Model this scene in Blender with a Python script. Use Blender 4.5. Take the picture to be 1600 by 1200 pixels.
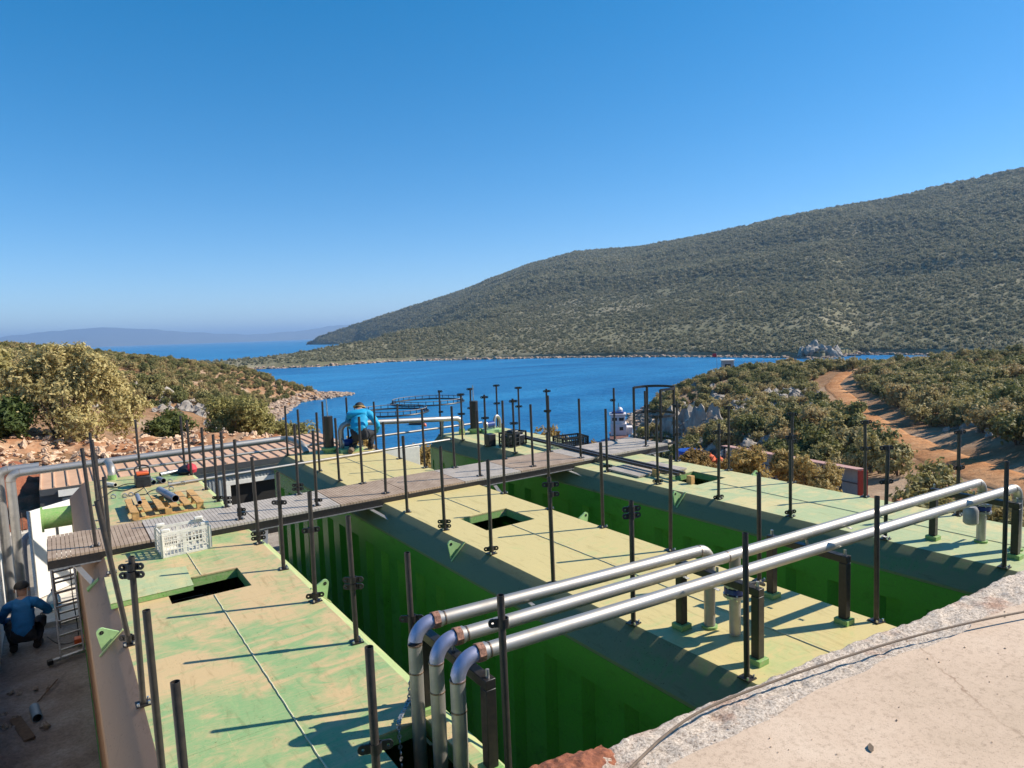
import bpy, bmesh, math, random
import numpy as np
from mathutils import Vector, Matrix, Euler
random.seed(7); rng = np.random.default_rng(11)
for o in list(bpy.data.objects): bpy.data.objects.remove(o)
scn = bpy.context.scene
COL = scn.collection
R_ = math.radians
CAMZ = 2.7
# ---------------------------------------------------------------- camera
cam = bpy.data.cameras.new('camera'); cam_o = bpy.data.objects.new('camera', cam); COL.objects.link(cam_o)
cam.sensor_fit = 'HORIZONTAL'; cam.sensor_width = 36.0; cam.lens = 36.0*1067/1600
cam.clip_start = 0.05; cam.clip_end = 60000
CR = Matrix(((0.82599, 0.07085, -0.55922), (-0.56267, 0.044, -0.82551), (-0.03388, 0.99652, 0.07621)))
cam_o.matrix_world = Matrix.Translation((0, 0, CAMZ)) @ CR.to_4x4()
scn.camera = cam_o
# ---------------------------------------------------------------- sky, sun, exposure
SUN_AZ = R_(113.5); SUN_EL = R_(39.5)
world = bpy.data.worlds.new('World'); scn.world = world; world.use_nodes = True
wn = world.node_tree.nodes; wl = world.node_tree.links
sky = wn.new('ShaderNodeTexSky'); sky.sky_type = 'NISHITA'; sky.sun_disc = False
sky.sun_elevation = SUN_EL; sky.sun_rotation = SUN_AZ; sky.altitude = 0; sky.air_density = 0.72; sky.dust_density = 0.112; sky.ozone_density = 3.22
bg = wn['Background']; bg.inputs['Strength'].default_value = 0.142
hsv = wn.new('ShaderNodeHueSaturation'); hsv.inputs['Saturation'].default_value = 1.385; wl.new(sky.outputs[0], hsv.inputs['Color']); gmm = wn.new('ShaderNodeGamma'); gmm.inputs[1].default_value = .83; wl.new(hsv.outputs[0], gmm.inputs[0]); wl.new(gmm.outputs[0], bg.inputs[0])
sl = bpy.data.lights.new('sun', 'SUN'); sl.energy = 5.0; sl.angle = R_(0.53); sl.color = (1.0, 0.92, 0.80)
so = bpy.data.objects.new('sun', sl); COL.objects.link(so)
SUNV = Vector((math.sin(SUN_AZ)*math.cos(SUN_EL), math.cos(SUN_AZ)*math.cos(SUN_EL), math.sin(SUN_EL)))
so.rotation_euler = SUNV.to_track_quat('Z', 'Y').to_euler(); so.location = (30, -20, 40)
vs = scn.view_settings; vs.view_transform = 'Standard'; vs.look = 'None'; vs.gamma = 1.0; vs.exposure = 0.65; vs.use_curve_mapping = False
scn.render.engine = 'CYCLES'
scn.cycles.max_bounces = 8; scn.cycles.volume_bounces = 0
# the tank deck is very slightly out of level with the sea: deck coordinates -> world
RD = Matrix(((0.99994, -0.0, -0.01053), (-0.00016, 0.99988, -0.01554), (0.01052, 0.01554, 0.99982)))
DECK = Matrix.Translation((0, 0, CAMZ)) @ RD.to_4x4() @ Matrix.Translation((0, 0, -CAMZ))
deck_objs = []
SEA = -14.3
HAZE = 0.00012
TP=[(-2.9,20.8,-0.11),(-1.2,21.0,-0.29),(0.9,21.0,-0.46),(3.2,21.3,-0.55),(5.6,21.3,-0.68),(-3.4,24.8,0.23),(-1.3,25.0,-0.04),(0.2,25.0,-0.24),(1.9,24.9,-0.50),(3.8,25.2,-0.81),(6.5,25.7,-1.26),(-2.3,44.9,-1.22),(2.1,48.0,-1.81),(5.2,44.7,-1.98),(8.6,44.2,-2.53),(-7.2,44.4,-0.61),(10.3,40.7,-3.77),(-16.3,78.3,0.40),(-10.5,79.3,-0.05),(-3.8,79.9,-0.55),(4.0,84.9,-1.68),(10.6,84.3,-3.35),(16.9,86.4,-5.38),(20.1,81.6,-7.40),(-30.1,147.0,4.73),(-23.1,148.2,3.97),(-13.7,149.4,3.06),(-6.8,149.8,2.10),(2.5,150.0,0.50),(10.5,149.6,-1.36),(18.0,159.0,-2.67),(26.7,167.9,-4.44),(35.1,176.5,-6.19),(44.5,184.7,-8.28),(51.9,188.0,-9.99),(59.7,190.9,-11.60),(68.1,196.5,-13.09),(73.5,200.3,-14.30),(66.2,197.0,-14.30),(57.1,185.8,-14.30),(49.8,173.0,-14.30),(42.3,154.5,-14.30),(7.7,26.9,-1.90),(9.8,26.2,-1.90),(11.2,23.5,-2.20),(13.3,22.3,-2.60),(16.2,21.6,-3.00),(20.3,22.1,-4.00),(12.3,43.3,-9.00),(15.7,42.2,-10.00),(18.1,37.9,-11.00),(20.5,34.3,-12.00),(25.2,33.6,-12.00),(20.6,72.1,-17.00),(26.1,70.3,-18.00),(30.2,63.1,-18.00),(35.9,60.1,-19.00),(38.9,52.0,-18.00),(47.8,110.1,-22.00),(67.3,99.3,-22.00),(55.8,150.0,-21.00),(91.6,211.0,-24.00),(129.0,190.4,-24.00),(78.9,237.2,-19.00),(68.6,240.4,-17.00),(56.7,253.7,-17.00),(30.9,258.2,-14.00),(-12.5,259.7,-12.00),(-47.0,255.7,-10.00),(65.7,75.4,-19.00),(101.7,110.3,-22.00),(133.8,134.9,-20.00),(164.3,188.4,-24.00),(32.9,105.0,-18.50),(111.4,100.5,-11.31),(113.8,97.7,-9.71),(121.1,96.8,-8.92),(134.7,95.3,-8.90),(148.3,92.8,-9.98),(156.8,88.3,-10.53),(161.2,80.2,-10.52),(165.3,71.1,-10.05),(163.3,62.8,-8.84),(160.8,55.1,-7.45),(158.9,44.5,-5.58),(156.9,31.2,-4.36),(61.2,57.6,-11.98),(49.6,43.5,-10.97),(42.4,33.4,-9.16),(85.4,77.1,-11.00),(73.3,63.5,-10.20),(82.0,65.6,-9.82),(77.5,54.9,-8.60),(54.6,43.8,-8.83),(52.2,37.0,-7.77),(50.9,31.8,-7.02),(100.7,65.3,-8.39),(102.1,72.2,-7.74),(107.5,63.8,-7.01),(96.7,56.4,-7.62),(77.0,42.6,-7.63),(59.1,29.4,-7.17),(51.0,23.1,-6.72),(46.2,19.1,-6.28),(39.8,13.5,-5.59),(34.7,9.6,-5.05),(103.0,51.2,-6.88),(97.0,40.2,-5.97),(94.6,32.4,-5.46),(91.5,25.6,-4.93),(71.0,32.2,-6.93),(65.0,25.9,-5.81),(59.6,20.4,-4.82),(50.7,18.7,-5.48),(47.7,15.0,-5.08),(50.5,12.6,-4.39),(58.9,11.6,-3.62),(34.3,24.3,-7.39),(35.3,20.9,-7.19),(35.4,18.5,-7.12),(39.2,17.7,-6.65),(35.3,14.0,-6.15),(130.2,120.0,-14.30),(101.7,100.8,-14.30),(86.0,89.3,-14.30),(80.5,81.4,-14.30),(65.8,71.7,-14.30),(170.5,154.4,-18.00),(195.9,138.6,-18.00),(217.8,122.7,-18.00),(227.6,103.4,-17.00),(246.0,84.2,-14.00),(253.7,56.7,-12.00),(42.2,42.6,-12.00),(33.4,30.2,-9.00),(23.7,18.3,-8.50),(24.1,14.3,-8.00),(24.0,10.0,-7.50),(25.4,5.7,-7.00),(27.4,29.2,-8.00),(14.7,13.6,-7.50),(13.1,9.2,-8.00),(14.8,6.1,-8.00),(14.5,3.6,-8.00),(16.9,17.0,-7.00)]
ROAD=[(115.5,66.0),(104.9,62.3),(93.5,54.1),(77.0,42.6),(66.5,34.7),(59.1,29.4),(51.0,23.1),(46.2,19.1),(39.8,13.5),(34.7,9.6)]
HS=[(72.5,455.1,-14.30),(78.5,428.6,-14.30),(87.7,422.1,-14.30),(101.6,419.6,-14.30),(118.1,411.7,-14.30),(134.8,403.7,-14.30),(161.0,408.9,-14.30),(181.4,416.0,-14.30),(200.2,407.2,-14.30),(214.0,388.7,-14.30),(231.5,369.9,-14.30),(249.9,346.5,-14.30),(264.5,320.4,-14.30),(281.2,283.1,-14.30),(290.3,244.5,-14.30),(292.7,207.0,-14.30),(291.2,177.5,-14.30),(311.4,181.7,-14.30),(330.7,183.1,-14.30),(330.8,164.6,-14.30),(327.3,135.8,-14.30),(326.8,112.1,-14.30),(337.9,85.0,-14.30),(347.7,60.8,-14.30)]
HC=[(80.8,505.5,-10.98),(88.7,482.4,-10.13),(100.5,481.1,-9.45),(118.2,486.2,-9.11),(140.2,486.9,-7.50),(163.3,487.1,-5.33),(212.0,535.8,-1.20),(250.8,572.3,1.67),(294.1,595.4,6.07),(334.0,603.9,10.25),(377.2,599.9,15.71),(419.7,579.3,22.22),(446.8,539.0,26.65),(479.1,480.9,29.69),(500.2,420.4,31.98),(511.3,361.2,32.48),(515.1,314.1,32.69),(542.9,316.9,34.27),(569.8,315.7,35.58),(573.0,285.7,35.80),(572.9,238.7,36.17),(575.8,198.9,37.11),(594.0,151.1,39.22),(609.3,108.7,41.04)]
HR=[(640.8,1904.9,9.19),(701.4,1765.8,39.89),(736.4,1673.7,57.35),(772.9,1558.1,77.08),(801.2,1442.4,93.84),(841.1,1331.6,118.96),(875.3,1202.7,147.50),(895.7,1076.0,159.62),(942.4,943.2,154.35),(970.4,814.1,160.18),(980.5,691.9,167.89),(1014.2,618.4,175.60),(1022.6,597.3,177.29),(1031.9,572.3,178.66),(1047.9,523.6,180.97),(1067.5,446.6,188.94),(1079.5,375.3,194.28),(1086.0,279.6,195.81),(1082.2,196.9,189.89)]
FA=[(615.5,1955.4,-13.13),(640.8,1904.9,9.19),(701.4,1765.8,39.89),(766.3,1581.3,73.47),(801.2,1442.4,93.84)]
FS=[(645.8,2051.9,-14.30),(608.7,1813.3,-14.30),(600.7,1518.9,-14.30),(608.0,1262.1,-14.30),(623.1,1129.2,-14.30)]
MT=[(-2302,9217,186.5),(-1680,9350,205.5),(-964,9451,131.4),(-420,9491,127.5),(-244,9497,164.9),(57,9500,185.3),(308,9495,208.2),(566,9483,216.5),(830,9464,194.1),(1102,9436,174.7),(1381,9399,146.6),(1740,9339,111.1),(2110,9263,82.4),(2413,9188,88.8),(2722,9102,112.0),(3035,9002,144.1),(3271,8919,179.1),(3585,8798,177.5),(3976,8628,138.0),(4597,8314,89.0),(5349,7851,32.8)]
# ---------------------------------------------------------------- materials
def new_mat(name):
    m = bpy.data.materials.new(name); m.use_nodes = True
    return m, m.node_tree.nodes, m.node_tree.links, m.node_tree.nodes['Principled BSDF']
def noise(nd, ln, scale, detail=4, rough=.55, vec=None, dist=0.0):
    n = nd.new('ShaderNodeTexNoise'); n.inputs['Scale'].default_value = scale; n.inputs['Detail'].default_value = detail
    n.inputs['Roughness'].default_value = rough; n.inputs['Distortion'].default_value = dist
    if vec: ln.new(vec, n.inputs['Vector'])
    return n
def ramp(nd, ln, fac, stops):
    r = nd.new('ShaderNodeValToRGB'); e = r.color_ramp.elements
    while len(e) < len(stops): e.new(0.5)
    for k, (p, c) in zip(e, stops):
        k.position = p; k.color = (c[0], c[1], c[2], 1) if len(c) == 3 else c
    ln.new(fac, r.inputs[0]); return r
def mixc(nd, ln, fac, a, b, mode='MIX'):
    m = nd.new('ShaderNodeMix'); m.data_type = 'RGBA'; m.blend_type = mode
    if isinstance(fac, float): m.inputs[0].default_value = fac
    else: ln.new(fac, m.inputs[0])
    for i, v in ((6, a), (7, b)):
        if isinstance(v, tuple): m.inputs[i].default_value = (*v[:3], 1)
        else: ln.new(v, m.inputs[i])
    return m.outputs[2]
def bump(nd, ln, b, h, strength, dist=0.02):
    k = nd.new('ShaderNodeBump'); k.inputs['Strength'].default_value = strength; k.inputs['Distance'].default_value = dist
    ln.new(h, k.inputs['Height']); ln.new(k.outputs[0], b.inputs['Normal']); return k
def vmul(nd, ln, vec, s):
    m = nd.new('ShaderNodeMapping'); m.inputs['Scale'].default_value = s; ln.new(vec, m.inputs[0]); return m.outputs[0]
def objco(nd):
    return nd.new('ShaderNodeTexCoord').outputs['Object']
def simple(name, col, rough=.5, metal=0.0, var=.12, scale=8, bs=0.0, spec=.5, col2=None):
    m, nd, ln, b = new_mat(name); oc = objco(nd)
    n = noise(nd, ln, scale, 6, .6, oc)
    c2 = col2 or tuple(max(0, c*(1-2*var)) for c in col)
    r = ramp(nd, ln, n.outputs[0], [(.35, c2), (.62, col)])
    ln.new(r.outputs[0], b.inputs['Base Color']); b.inputs['Metallic'].default_value = metal
    rr = nd.new('ShaderNodeMapRange'); rr.inputs[3].default_value = max(.03, rough-.1); rr.inputs[4].default_value = min(1, rough+.12)
    ln.new(n.outputs[0], rr.inputs[0]); ln.new(rr.outputs[0], b.inputs['Roughness'])
    b.inputs['Specular IOR Level'].default_value = spec
    if bs: bump(nd, ln, b, n.outputs[0], bs, .01)
    return m
def tank_mat(name, dust, patch, clean=(.06, .20, .03), chalk=(.22, .37, .16), tan=(.54, .39, .20), rough=.55):
    m, nd, ln, b = new_mat(name); oc = objco(nd)
    big = noise(nd, ln, .9, 5, .62, vmul(nd, ln, oc, (1.0, .55, 1)), .8)
    med = noise(nd, ln, 3.2, 6, .7, vmul(nd, ln, oc, (.75, 1.6, 1)), 1.5)
    add = nd.new('ShaderNodeMath'); add.operation = 'MULTIPLY_ADD'; ln.new(med.outputs[0], add.inputs[0]); add.inputs[1].default_value = .7
    ln.new(big.outputs[0], add.inputs[2])
    p = .85 + (.5-dust)*.5
    f1 = ramp(nd, ln, add.outputs[0], [(p-.10, (0, 0, 0)), (p+.08, (1, 1, 1))])
    fine = noise(nd, ln, 26, 8, .75, vmul(nd, ln, oc, (.5, 2.2, 1)), 2.0)
    f2 = ramp(nd, ln, fine.outputs[0], [(.40, (0, 0, 0)), (.66, (1, 1, 1))])
    g = mixc(nd, ln, f2.outputs[0], tuple(a*(1-patch)+c*patch for a, c in zip(clean, chalk)), tuple(a*.35+c*.65 for a, c in zip(tan, chalk)))
    tn = mixc(nd, ln, fine.outputs[0], tuple(c*.86 for c in tan), tuple(min(1, c*1.1) for c in tan))
    c = mixc(nd, ln, f1.outputs[0], g, tn)
    scr = noise(nd, ln, 9, 3, .5, vmul(nd, ln, oc, (9, .35, 1)), 3.0)
    f3 = ramp(nd, ln, scr.outputs[0], [(.69, (0, 0, 0)), (.72, (1, 1, 1))])
    lt = tuple(min(1, v*1.35) for v in tan)
    mm = nd.new('ShaderNodeMath'); mm.operation = 'MULTIPLY'; ln.new(f3.outputs[0], mm.inputs[0]); mm.inputs[1].default_value = .45
    c = mixc(nd, ln, mm.outputs[0], c, lt)
    spk = noise(nd, ln, 55, 2, .5, oc); sm = noise(nd, ln, 2.2, 3, .6, oc)           # dirt specks, gathered in patches
    f4 = ramp(nd, ln, spk.outputs[0], [(.66, (1, 1, 1)), (.72, (.45, .38, .30))]); f5 = ramp(nd, ln, sm.outputs[0], [(.45, (0, 0, 0)), (.60, (1, 1, 1))])
    c5 = mixc(nd, ln, 1.0, c, f4.outputs[0], 'MULTIPLY'); c = mixc(nd, ln, f5.outputs[0], c, c5)
    st = noise(nd, ln, 5, 7, .72, vmul(nd, ln, oc, (2.5, .5, 1)), 1.0)              # dried run-off marks
    f6 = ramp(nd, ln, st.outputs[0], [(.34, (.74, .72, .66)), (.46, (1, 1, 1)), (.60, (1, 1, 1)), (.68, (1.14, 1.12, 1.08))]); c = mixc(nd, ln, .75, c, f6.outputs[0], 'MULTIPLY')
    ln.new(c, b.inputs['Base Color']); b.inputs['Roughness'].default_value = rough
    b.inputs['Specular IOR Level'].default_value = .35 if rough > .4 else .6
    bump(nd, ln, b, big.outputs[0], .12, .02)
    return m
M = {}
M['top1'] = tank_mat('tank_top_green_and_dust', .53, .85)
M['top2'] = tank_mat('tank_top_dusty', .82, .9, chalk=(.42, .45, .19), tan=(.55, .45, .20))
M['top3'] = tank_mat('tank_top_chalky_green', .47, .95, chalk=(.36, .43, .23), tan=(.56, .48, .235))
M['side'] = tank_mat('tank_side_green', -.1, .03, clean=(.07, .26, .03), chalk=(.06, .15, .035), tan=(.08, .15, .04), rough=.26)
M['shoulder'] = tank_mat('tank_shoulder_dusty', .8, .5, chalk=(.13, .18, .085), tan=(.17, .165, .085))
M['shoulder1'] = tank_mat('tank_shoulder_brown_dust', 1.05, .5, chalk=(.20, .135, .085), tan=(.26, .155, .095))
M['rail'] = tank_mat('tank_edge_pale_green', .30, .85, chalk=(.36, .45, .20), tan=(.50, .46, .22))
M['paint'] = tank_mat('fresh_green_paint', .05, .35, clean=(.13, .36, .05))
M['weldline'] = simple('pale_weld_line', (.60, .56, .36), .6, 0, .1, 30)
M['lug'] = simple('pale_green_lug', (.34, .52, .22), .5, 0, .1)
M['black'] = simple('black_painted_steel', (.009, .008, .008), .42, 0.0, .25, 30, .05, col2=(.022, .017, .014))
M['blackdusty'] = simple('dusty_black_steel', (.020, .017, .016), .45, 0.0, .25, 14, .05, col2=(.046, .035, .028))
M['zinc'] = simple('galvanised_steel', (.50, .50, .50), .38, .8, .2, 40)
M['bolt'] = simple('bright_bolt', (.75, .75, .73), .3, .9, .15, 60)
M['white'] = simple('white_sheet', (.80, .77, .70), .5, 0, .05)
M['whiteplastic'] = simple('white_plastic', (.74, .70, .60), .55, 0, .1, 12)
M['concrete_wall'] = simple('pale_concrete', (.60, .54, .46), .9, 0, .12, 5, .3)
M['greysheet'] = simple('grey_wall_sheet', (.36, .38, .39), .5, .1, .1, 4)
M['darkgrey'] = simple('dark_grey_flashing', (.075, .078, .082), .5, .1, .1, 4)
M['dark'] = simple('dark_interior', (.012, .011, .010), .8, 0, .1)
M['roofbrown'] = simple('brown_roof_sheet', (.60, .375, .235), .55, 0, .1, 3, col2=(.52, .31, .19))
M['wood'] = simple('pine_wood', (.58, .33, .115), .7, 0, .18, 20)
M['oldwood'] = simple('weathered_wood', (.16, .11, .07), .8, 0, .2, 20)
M['pvc'] = simple('grey_pvc', (.20, .21, .25), .35, 0, .08, 6)
M['bluepvc'] = simple('blue_grey_pvc', (.20, .32, .42), .4, 0, .08, 6)
M['blackplastic'] = simple('black_plastic', (.018, .019, .022), .45, 0, .2, 10)
M['rubber'] = simple('black_cable', (.012, .012, .013), .5)
M['hose'] = simple('brown_hose', (.17, .12, .08), .75, 0, .2, 40)
M['orange'] = simple('orange_plastic', (.75, .13, .03), .45)
M['red'] = simple('red_fabric', (.50, .03, .05), .7)
M['bluevalve'] = simple('blue_valve_paint', (.02, .05, .22), .35)
M['bluebarrel'] = simple('blue_barrel', (.015, .075, .42), .4, 0, .2, 3)
M['yellow'] = simple('yellow_plastic', (.75, .48, .02), .5)
M['rock_pale'] = simple('pale_limestone', (.44, .385, .32), .95, 0, .22, 1.6, .8, col2=(.20, .17, .145))
M['rock_tan'] = simple('tan_shore_rock', (.46, .34, .25), .95, 0, .25, .5, .6, col2=(.24, .17, .125))
M['rubble'] = simple('rust_tinted_rubble', (.62, .47, .33), .95, 0, .25, 3, .5, col2=(.47, .27, .15))
M['redroof'] = simple('faded_red_roof', (.50, .28, .23), .7, 0, .12, 2)
M['redpaint'] = simple('red_paint', (.45, .045, .03), .5)
M['ibc'] = simple('white_tote', (.50, .54, .60), .5, 0, .12, 3)
M['skin'] = simple('skin', (.42, .24, .16), .55, 0, .05)
M['hair'] = simple('dark_cap', (.02, .015, .012), .7)
M['blond'] = simple('tan_hat_band', (.45, .28, .09), .7)
M['shirt_cyan'] = simple('turquoise_shirt', (.0, .32, .56), .75, 0, .08, 14, .25)
M['shirt_blue'] = simple('blue_jacket', (.008, .16, .40), .7, 0, .1, 14, .25)
M['trouser'] = simple('black_trousers', (.016, .017, .022), .8, 0, .2, 14, .2)
M['brickorange'] = simple('orange_brick', (.50, .20, .09), .8, 0, .2, 6); M['leafroof'] = simple('dark_green_roof', (.03, .07, .04), .6)
M['cardgrey'] = simple('cream_corrugated', (.46, .44, .41), .7, 0, .08)
def steel_mat(name, tint=(.47, .435, .39), heat=True):
    m, nd, ln, b = new_mat(name); oc = objco(nd)
    n = noise(nd, ln, 6, 6, .6, oc); c = ramp(nd, ln, n.outputs[0], [(.3, tuple(v*.72 for v in tint)), (.65, tint)])
    ln.new(c.outputs[0], b.inputs['Base Color']); b.inputs['Metallic'].default_value = .75
    r = ramp(nd, ln, n.outputs[0], [(.3, (.58,)*3), (.7, (.42,)*3)]); ln.new(r.outputs[0], b.inputs['Roughness'])
    return m
M['steel'] = steel_mat('brushed_stainless')
M['steel_dirty'] = steel_mat('weathered_stainless', (.43, .41, .39))
M['steel_warm'] = steel_mat('heat_tinted_stainless', (.42, .43, .58))
M['weld'] = simple('heat_browned_weld', (.30, .21, .15), .45, .7, .3, 60)
M['copper'] = simple('rusty_union_nut', (.36, .18, .12), .6, .4, .3, 50, .3)
def grate_mat(name, ca, cb):
    m, nd, ln, b = new_mat(name); oc = objco(nd)
    n = noise(nd, ln, 5, 6, .7, oc); c = ramp(nd, ln, n.outputs[0], [(.35, ca), (.65, cb)]); ln.new(c.outputs[0], b.inputs['Base Color'])
    b.inputs['Roughness'].default_value = .62; b.inputs['Metallic'].default_value = .15
    return m
M['grate_grey'] = grate_mat('grey_grating', (0.356, 0.308, 0.260), (0.495, 0.427, 0.356))
M['grate_brown'] = grate_mat('rusted_grating', (0.307, 0.213, 0.143), (0.441, 0.327, 0.231))
def slab_mat():
    m, nd, ln, b = new_mat('pink_grey_screed'); oc = objco(nd)
    n1 = noise(nd, ln, 1.3, 5, .6, oc); n2 = noise(nd, ln, 160, 3, .6, oc); n3 = noise(nd, ln, 38, 6, .7, oc)
    c = ramp(nd, ln, n1.outputs[0], [(.3, (.45, .335, .235)), (.5, (.53, .395, .285)), (.7, (.60, .465, .345))]).outputs[0]
    pit = ramp(nd, ln, n2.outputs[0], [(.30, (.50, .50, .50)), (.40, (1, 1, 1))]); c = mixc(nd, ln, 1.0, c, pit.outputs[0], 'MULTIPLY')
    pt2 = ramp(nd, ln, n3.outputs[0], [(.34, (.72, .70, .68)), (.5, (1, 1, 1)), (.66, (1.0, 1.0, 1.0))]); c = mixc(nd, ln, .8, c, pt2.outputs[0], 'MULTIPLY')
    vo = nd.new('ShaderNodeTexVoronoi'); vo.feature = 'DISTANCE_TO_EDGE'; vo.inputs['Scale'].default_value = .55
    wob = noise(nd, ln, 2.5, 6, .7, oc); wv = nd.new('ShaderNodeMix'); wv.data_type = 'RGBA'; wv.inputs[0].default_value = .16
    ln.new(oc, wv.inputs[6]); ln.new(wob.outputs[1], wv.inputs[7]); ln.new(wv.outputs[2], vo.inputs['Vector'])
    ck = ramp(nd, ln, vo.outputs[0], [(.0, (.52, .45, .40)), (.0035, (1, 1, 1))]); msk = noise(nd, ln, .9, 2, .5, oc)
    mr = ramp(nd, ln, msk.outputs[0], [(.42, (0, 0, 0)), (.50, (1, 1, 1))]); c2 = mixc(nd, ln, 1.0, c, ck.outputs[0], 'MULTIPLY'); c = mixc(nd, ln, mr.outputs[0], c, c2)
    ln.new(c, b.inputs['Base Color']); b.inputs['Roughness'].default_value = .92; bump(nd, ln, b, n2.outputs[0], .35, .004)
    return m
M['slab'] = slab_mat()
def rough_concrete():
    m, nd, ln, b = new_mat('rough_broken_concrete'); oc = objco(nd)
    n = noise(nd, ln, 70, 6, .75, oc); n1 = noise(nd, ln, 2.6, 4, .6, oc)
    c = ramp(nd, ln, n.outputs[0], [(.34, (.16, .12, .095)), (.46, (.46, .37, .29)), (.60, (.72, .61, .50))]).outputs[0]
    r = ramp(nd, ln, n1.outputs[0], [(.56, (1, 1, 1)), (.70, (.74, .50, .40))]); c = mixc(nd, ln, 1.0, c, r.outputs[0], 'MULTIPLY')
    ln.new(c, b.inputs['Base Color']); b.inputs['Roughness'].default_value = .97; bump(nd, ln, b, n.outputs[0], .9, .012)
    return m
M['slabedge'] = rough_concrete()
M['redsoil'] = simple('red_earth', (.30, .105, .05), .97, 0, .25, 40, .8, col2=(.17, .055, .03))
def ground_mat(name, stops, s1, s2, bs=.6):
    m, nd, ln, b = new_mat(name); oc = objco(nd)
    n = noise(nd, ln, s1, 8, .68, oc); n2 = noise(nd, ln, s2, 6, .7, oc)
    c = ramp(nd, ln, n.outputs[0], stops).outputs[0]; d = ramp(nd, ln, n2.outputs[0], [(.3, (.55, .55, .55)), (.6, (1, 1, 1))])
    c = mixc(nd, ln, .8, c, d.outputs[0], 'MULTIPLY'); ln.new(c, b.inputs['Base Color']); b.inputs['Roughness'].default_value = .97
    b.inputs['Specular IOR Level'].default_value = .1
    bump(nd, ln, b, n2.outputs[0], bs, .3 if s2 < 3 else .03); return m
M['yard'] = ground_mat('trodden_yard_dirt', [(.3, (0.211, 0.170, 0.149)), (.5, (0.317, 0.277, 0.243)), (.7, (0.422, 0.391, 0.361))], 1.5, 22, .5)
M['terrain'] = ground_mat('scrub_ground', [(.35, (.20, .105, .05)), (.5, (.32, .185, .10)), (.65, (.40, .29, .20))], .09, 1.2)
M['headland'] = ground_mat('headland_ground', [(.38, (0.148, 0.143, 0.083)), (.5, (0.188, 0.176, 0.106)), (.62, (0.252, 0.224, 0.147))], .012, .12)
M['soil'] = ground_mat('orange_soil_bank', [(.35, (.27, .105, .045)), (.5, (.42, .22, .12)), (.66, (.52, .37, .24))], .8, 6)
M['road'] = ground_mat('red_dirt_road', [(.35, (0.378, 0.165, 0.063)), (.5, (0.483, 0.235, 0.104)), (.65, (0.567, 0.320, 0.162))], .25, 2.5, .4)
M['mountain'] = simple('far_mountain', (.10, .10, .09), .95, 0, .2, .002)
def leaf_mat(name, stops, trans=.34):
    m, nd, ln, b = new_mat(name)
    oi = nd.new('ShaderNodeObjectInfo'); geo = nd.new('ShaderNodeNewGeometry'); oc = objco(nd)
    n = noise(nd, ln, .7, 3, .6, oc)
    a = nd.new('ShaderNodeMath'); a.operation = 'MULTIPLY_ADD'; ln.new(geo.outputs['Random Per Island'], a.inputs[0]); a.inputs[1].default_value = .35
    ln.new(oi.outputs['Random'], a.inputs[2]); d = nd.new('ShaderNodeMath'); d.operation = 'MULTIPLY'; ln.new(a.outputs[0], d.inputs[0]); d.inputs[1].default_value = .74
    c = ramp(nd, ln, d.outputs[0], stops).outputs[0]; ln.new(c, b.inputs['Base Color']); b.inputs['Roughness'].default_value = .6
    b.inputs['Specular IOR Level'].default_value = .25
    t = nd.new('ShaderNodeBsdfTranslucent'); ln.new(c, t.inputs[0]); mx = nd.new('ShaderNodeMixShader'); mx.inputs[0].default_value = trans
    ln.new(b.outputs[0], mx.inputs[1]); ln.new(t.outputs[0], mx.inputs[2]); ln.new(mx.outputs[0], nd['Material Output'].inputs[0])
    return m
M['leaf_scrub'] = leaf_mat('scrub_leaves', [(.0, (0.101, 0.118, 0.034)), (.25, (0.198, 0.192, 0.063)), (.5, (0.328, 0.284, 0.110)), (.75, (0.437, 0.354, 0.157)), (1., (0.409, 0.257, 0.117))])
M['leaf_far'] = leaf_mat('headland_leaves', [(.0, (0.154, 0.163, 0.095)), (.5, (0.262, 0.252, 0.151)), (.85, (0.362, 0.327, 0.208)), (1., (0.417, 0.337, 0.227))])
M['leaf_olive'] = leaf_mat('wild_olive_leaves', [(.0, (0.135, 0.143, 0.040)), (.35, (0.345, 0.303, 0.105)), (.7, (0.517, 0.428, 0.182)), (1., (0.567, 0.404, 0.187))])
M['leaf_green'] = leaf_mat('dark_bush_leaves', [(.0, (0.051, 0.083, 0.021)), (.5, (0.122, 0.147, 0.039)), (1., (0.204, 0.173, 0.060))])
M['leaf_dry'] = leaf_mat('dry_yellow_leaves', [(.0, (.24, .145, .045)), (.5, (.40, .27, .08)), (1., (.48, .36, .14))])
M['bark'] = simple('grey_brown_bark', (.13, .085, .055), .9, 0, .2, 20)
def water_mat():
    m, nd, ln, b = new_mat('sea_water'); oc = objco(nd)
    n = noise(nd, ln, .35, 6, .62, vmul(nd, ln, oc, (1.0, 1.6, 1)), .3); n2 = noise(nd, ln, .02, 4, .6, vmul(nd, ln, oc, (.6, 1.8, 1)), .6)
    c = ramp(nd, ln, n2.outputs[0], [(.36, (.008, .105, .265)), (.62, (.022, .185, .385))])
    ln.new(c.outputs[0], b.inputs['Base Color']); b.inputs['Roughness'].default_value = .34; b.inputs['IOR'].default_value = 1.33; b.inputs['Specular IOR Level'].default_value = .22
    mm = nd.new('ShaderNodeMath'); mm.operation = 'MULTIPLY_ADD'; ln.new(n2.outputs[0], mm.inputs[0]); mm.inputs[1].default_value = 2.5; ln.new(n.outputs[0], mm.inputs[2])
    bump(nd, ln, b, mm.outputs[0], .9, .8); return m
M['water'] = water_mat()
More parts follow.
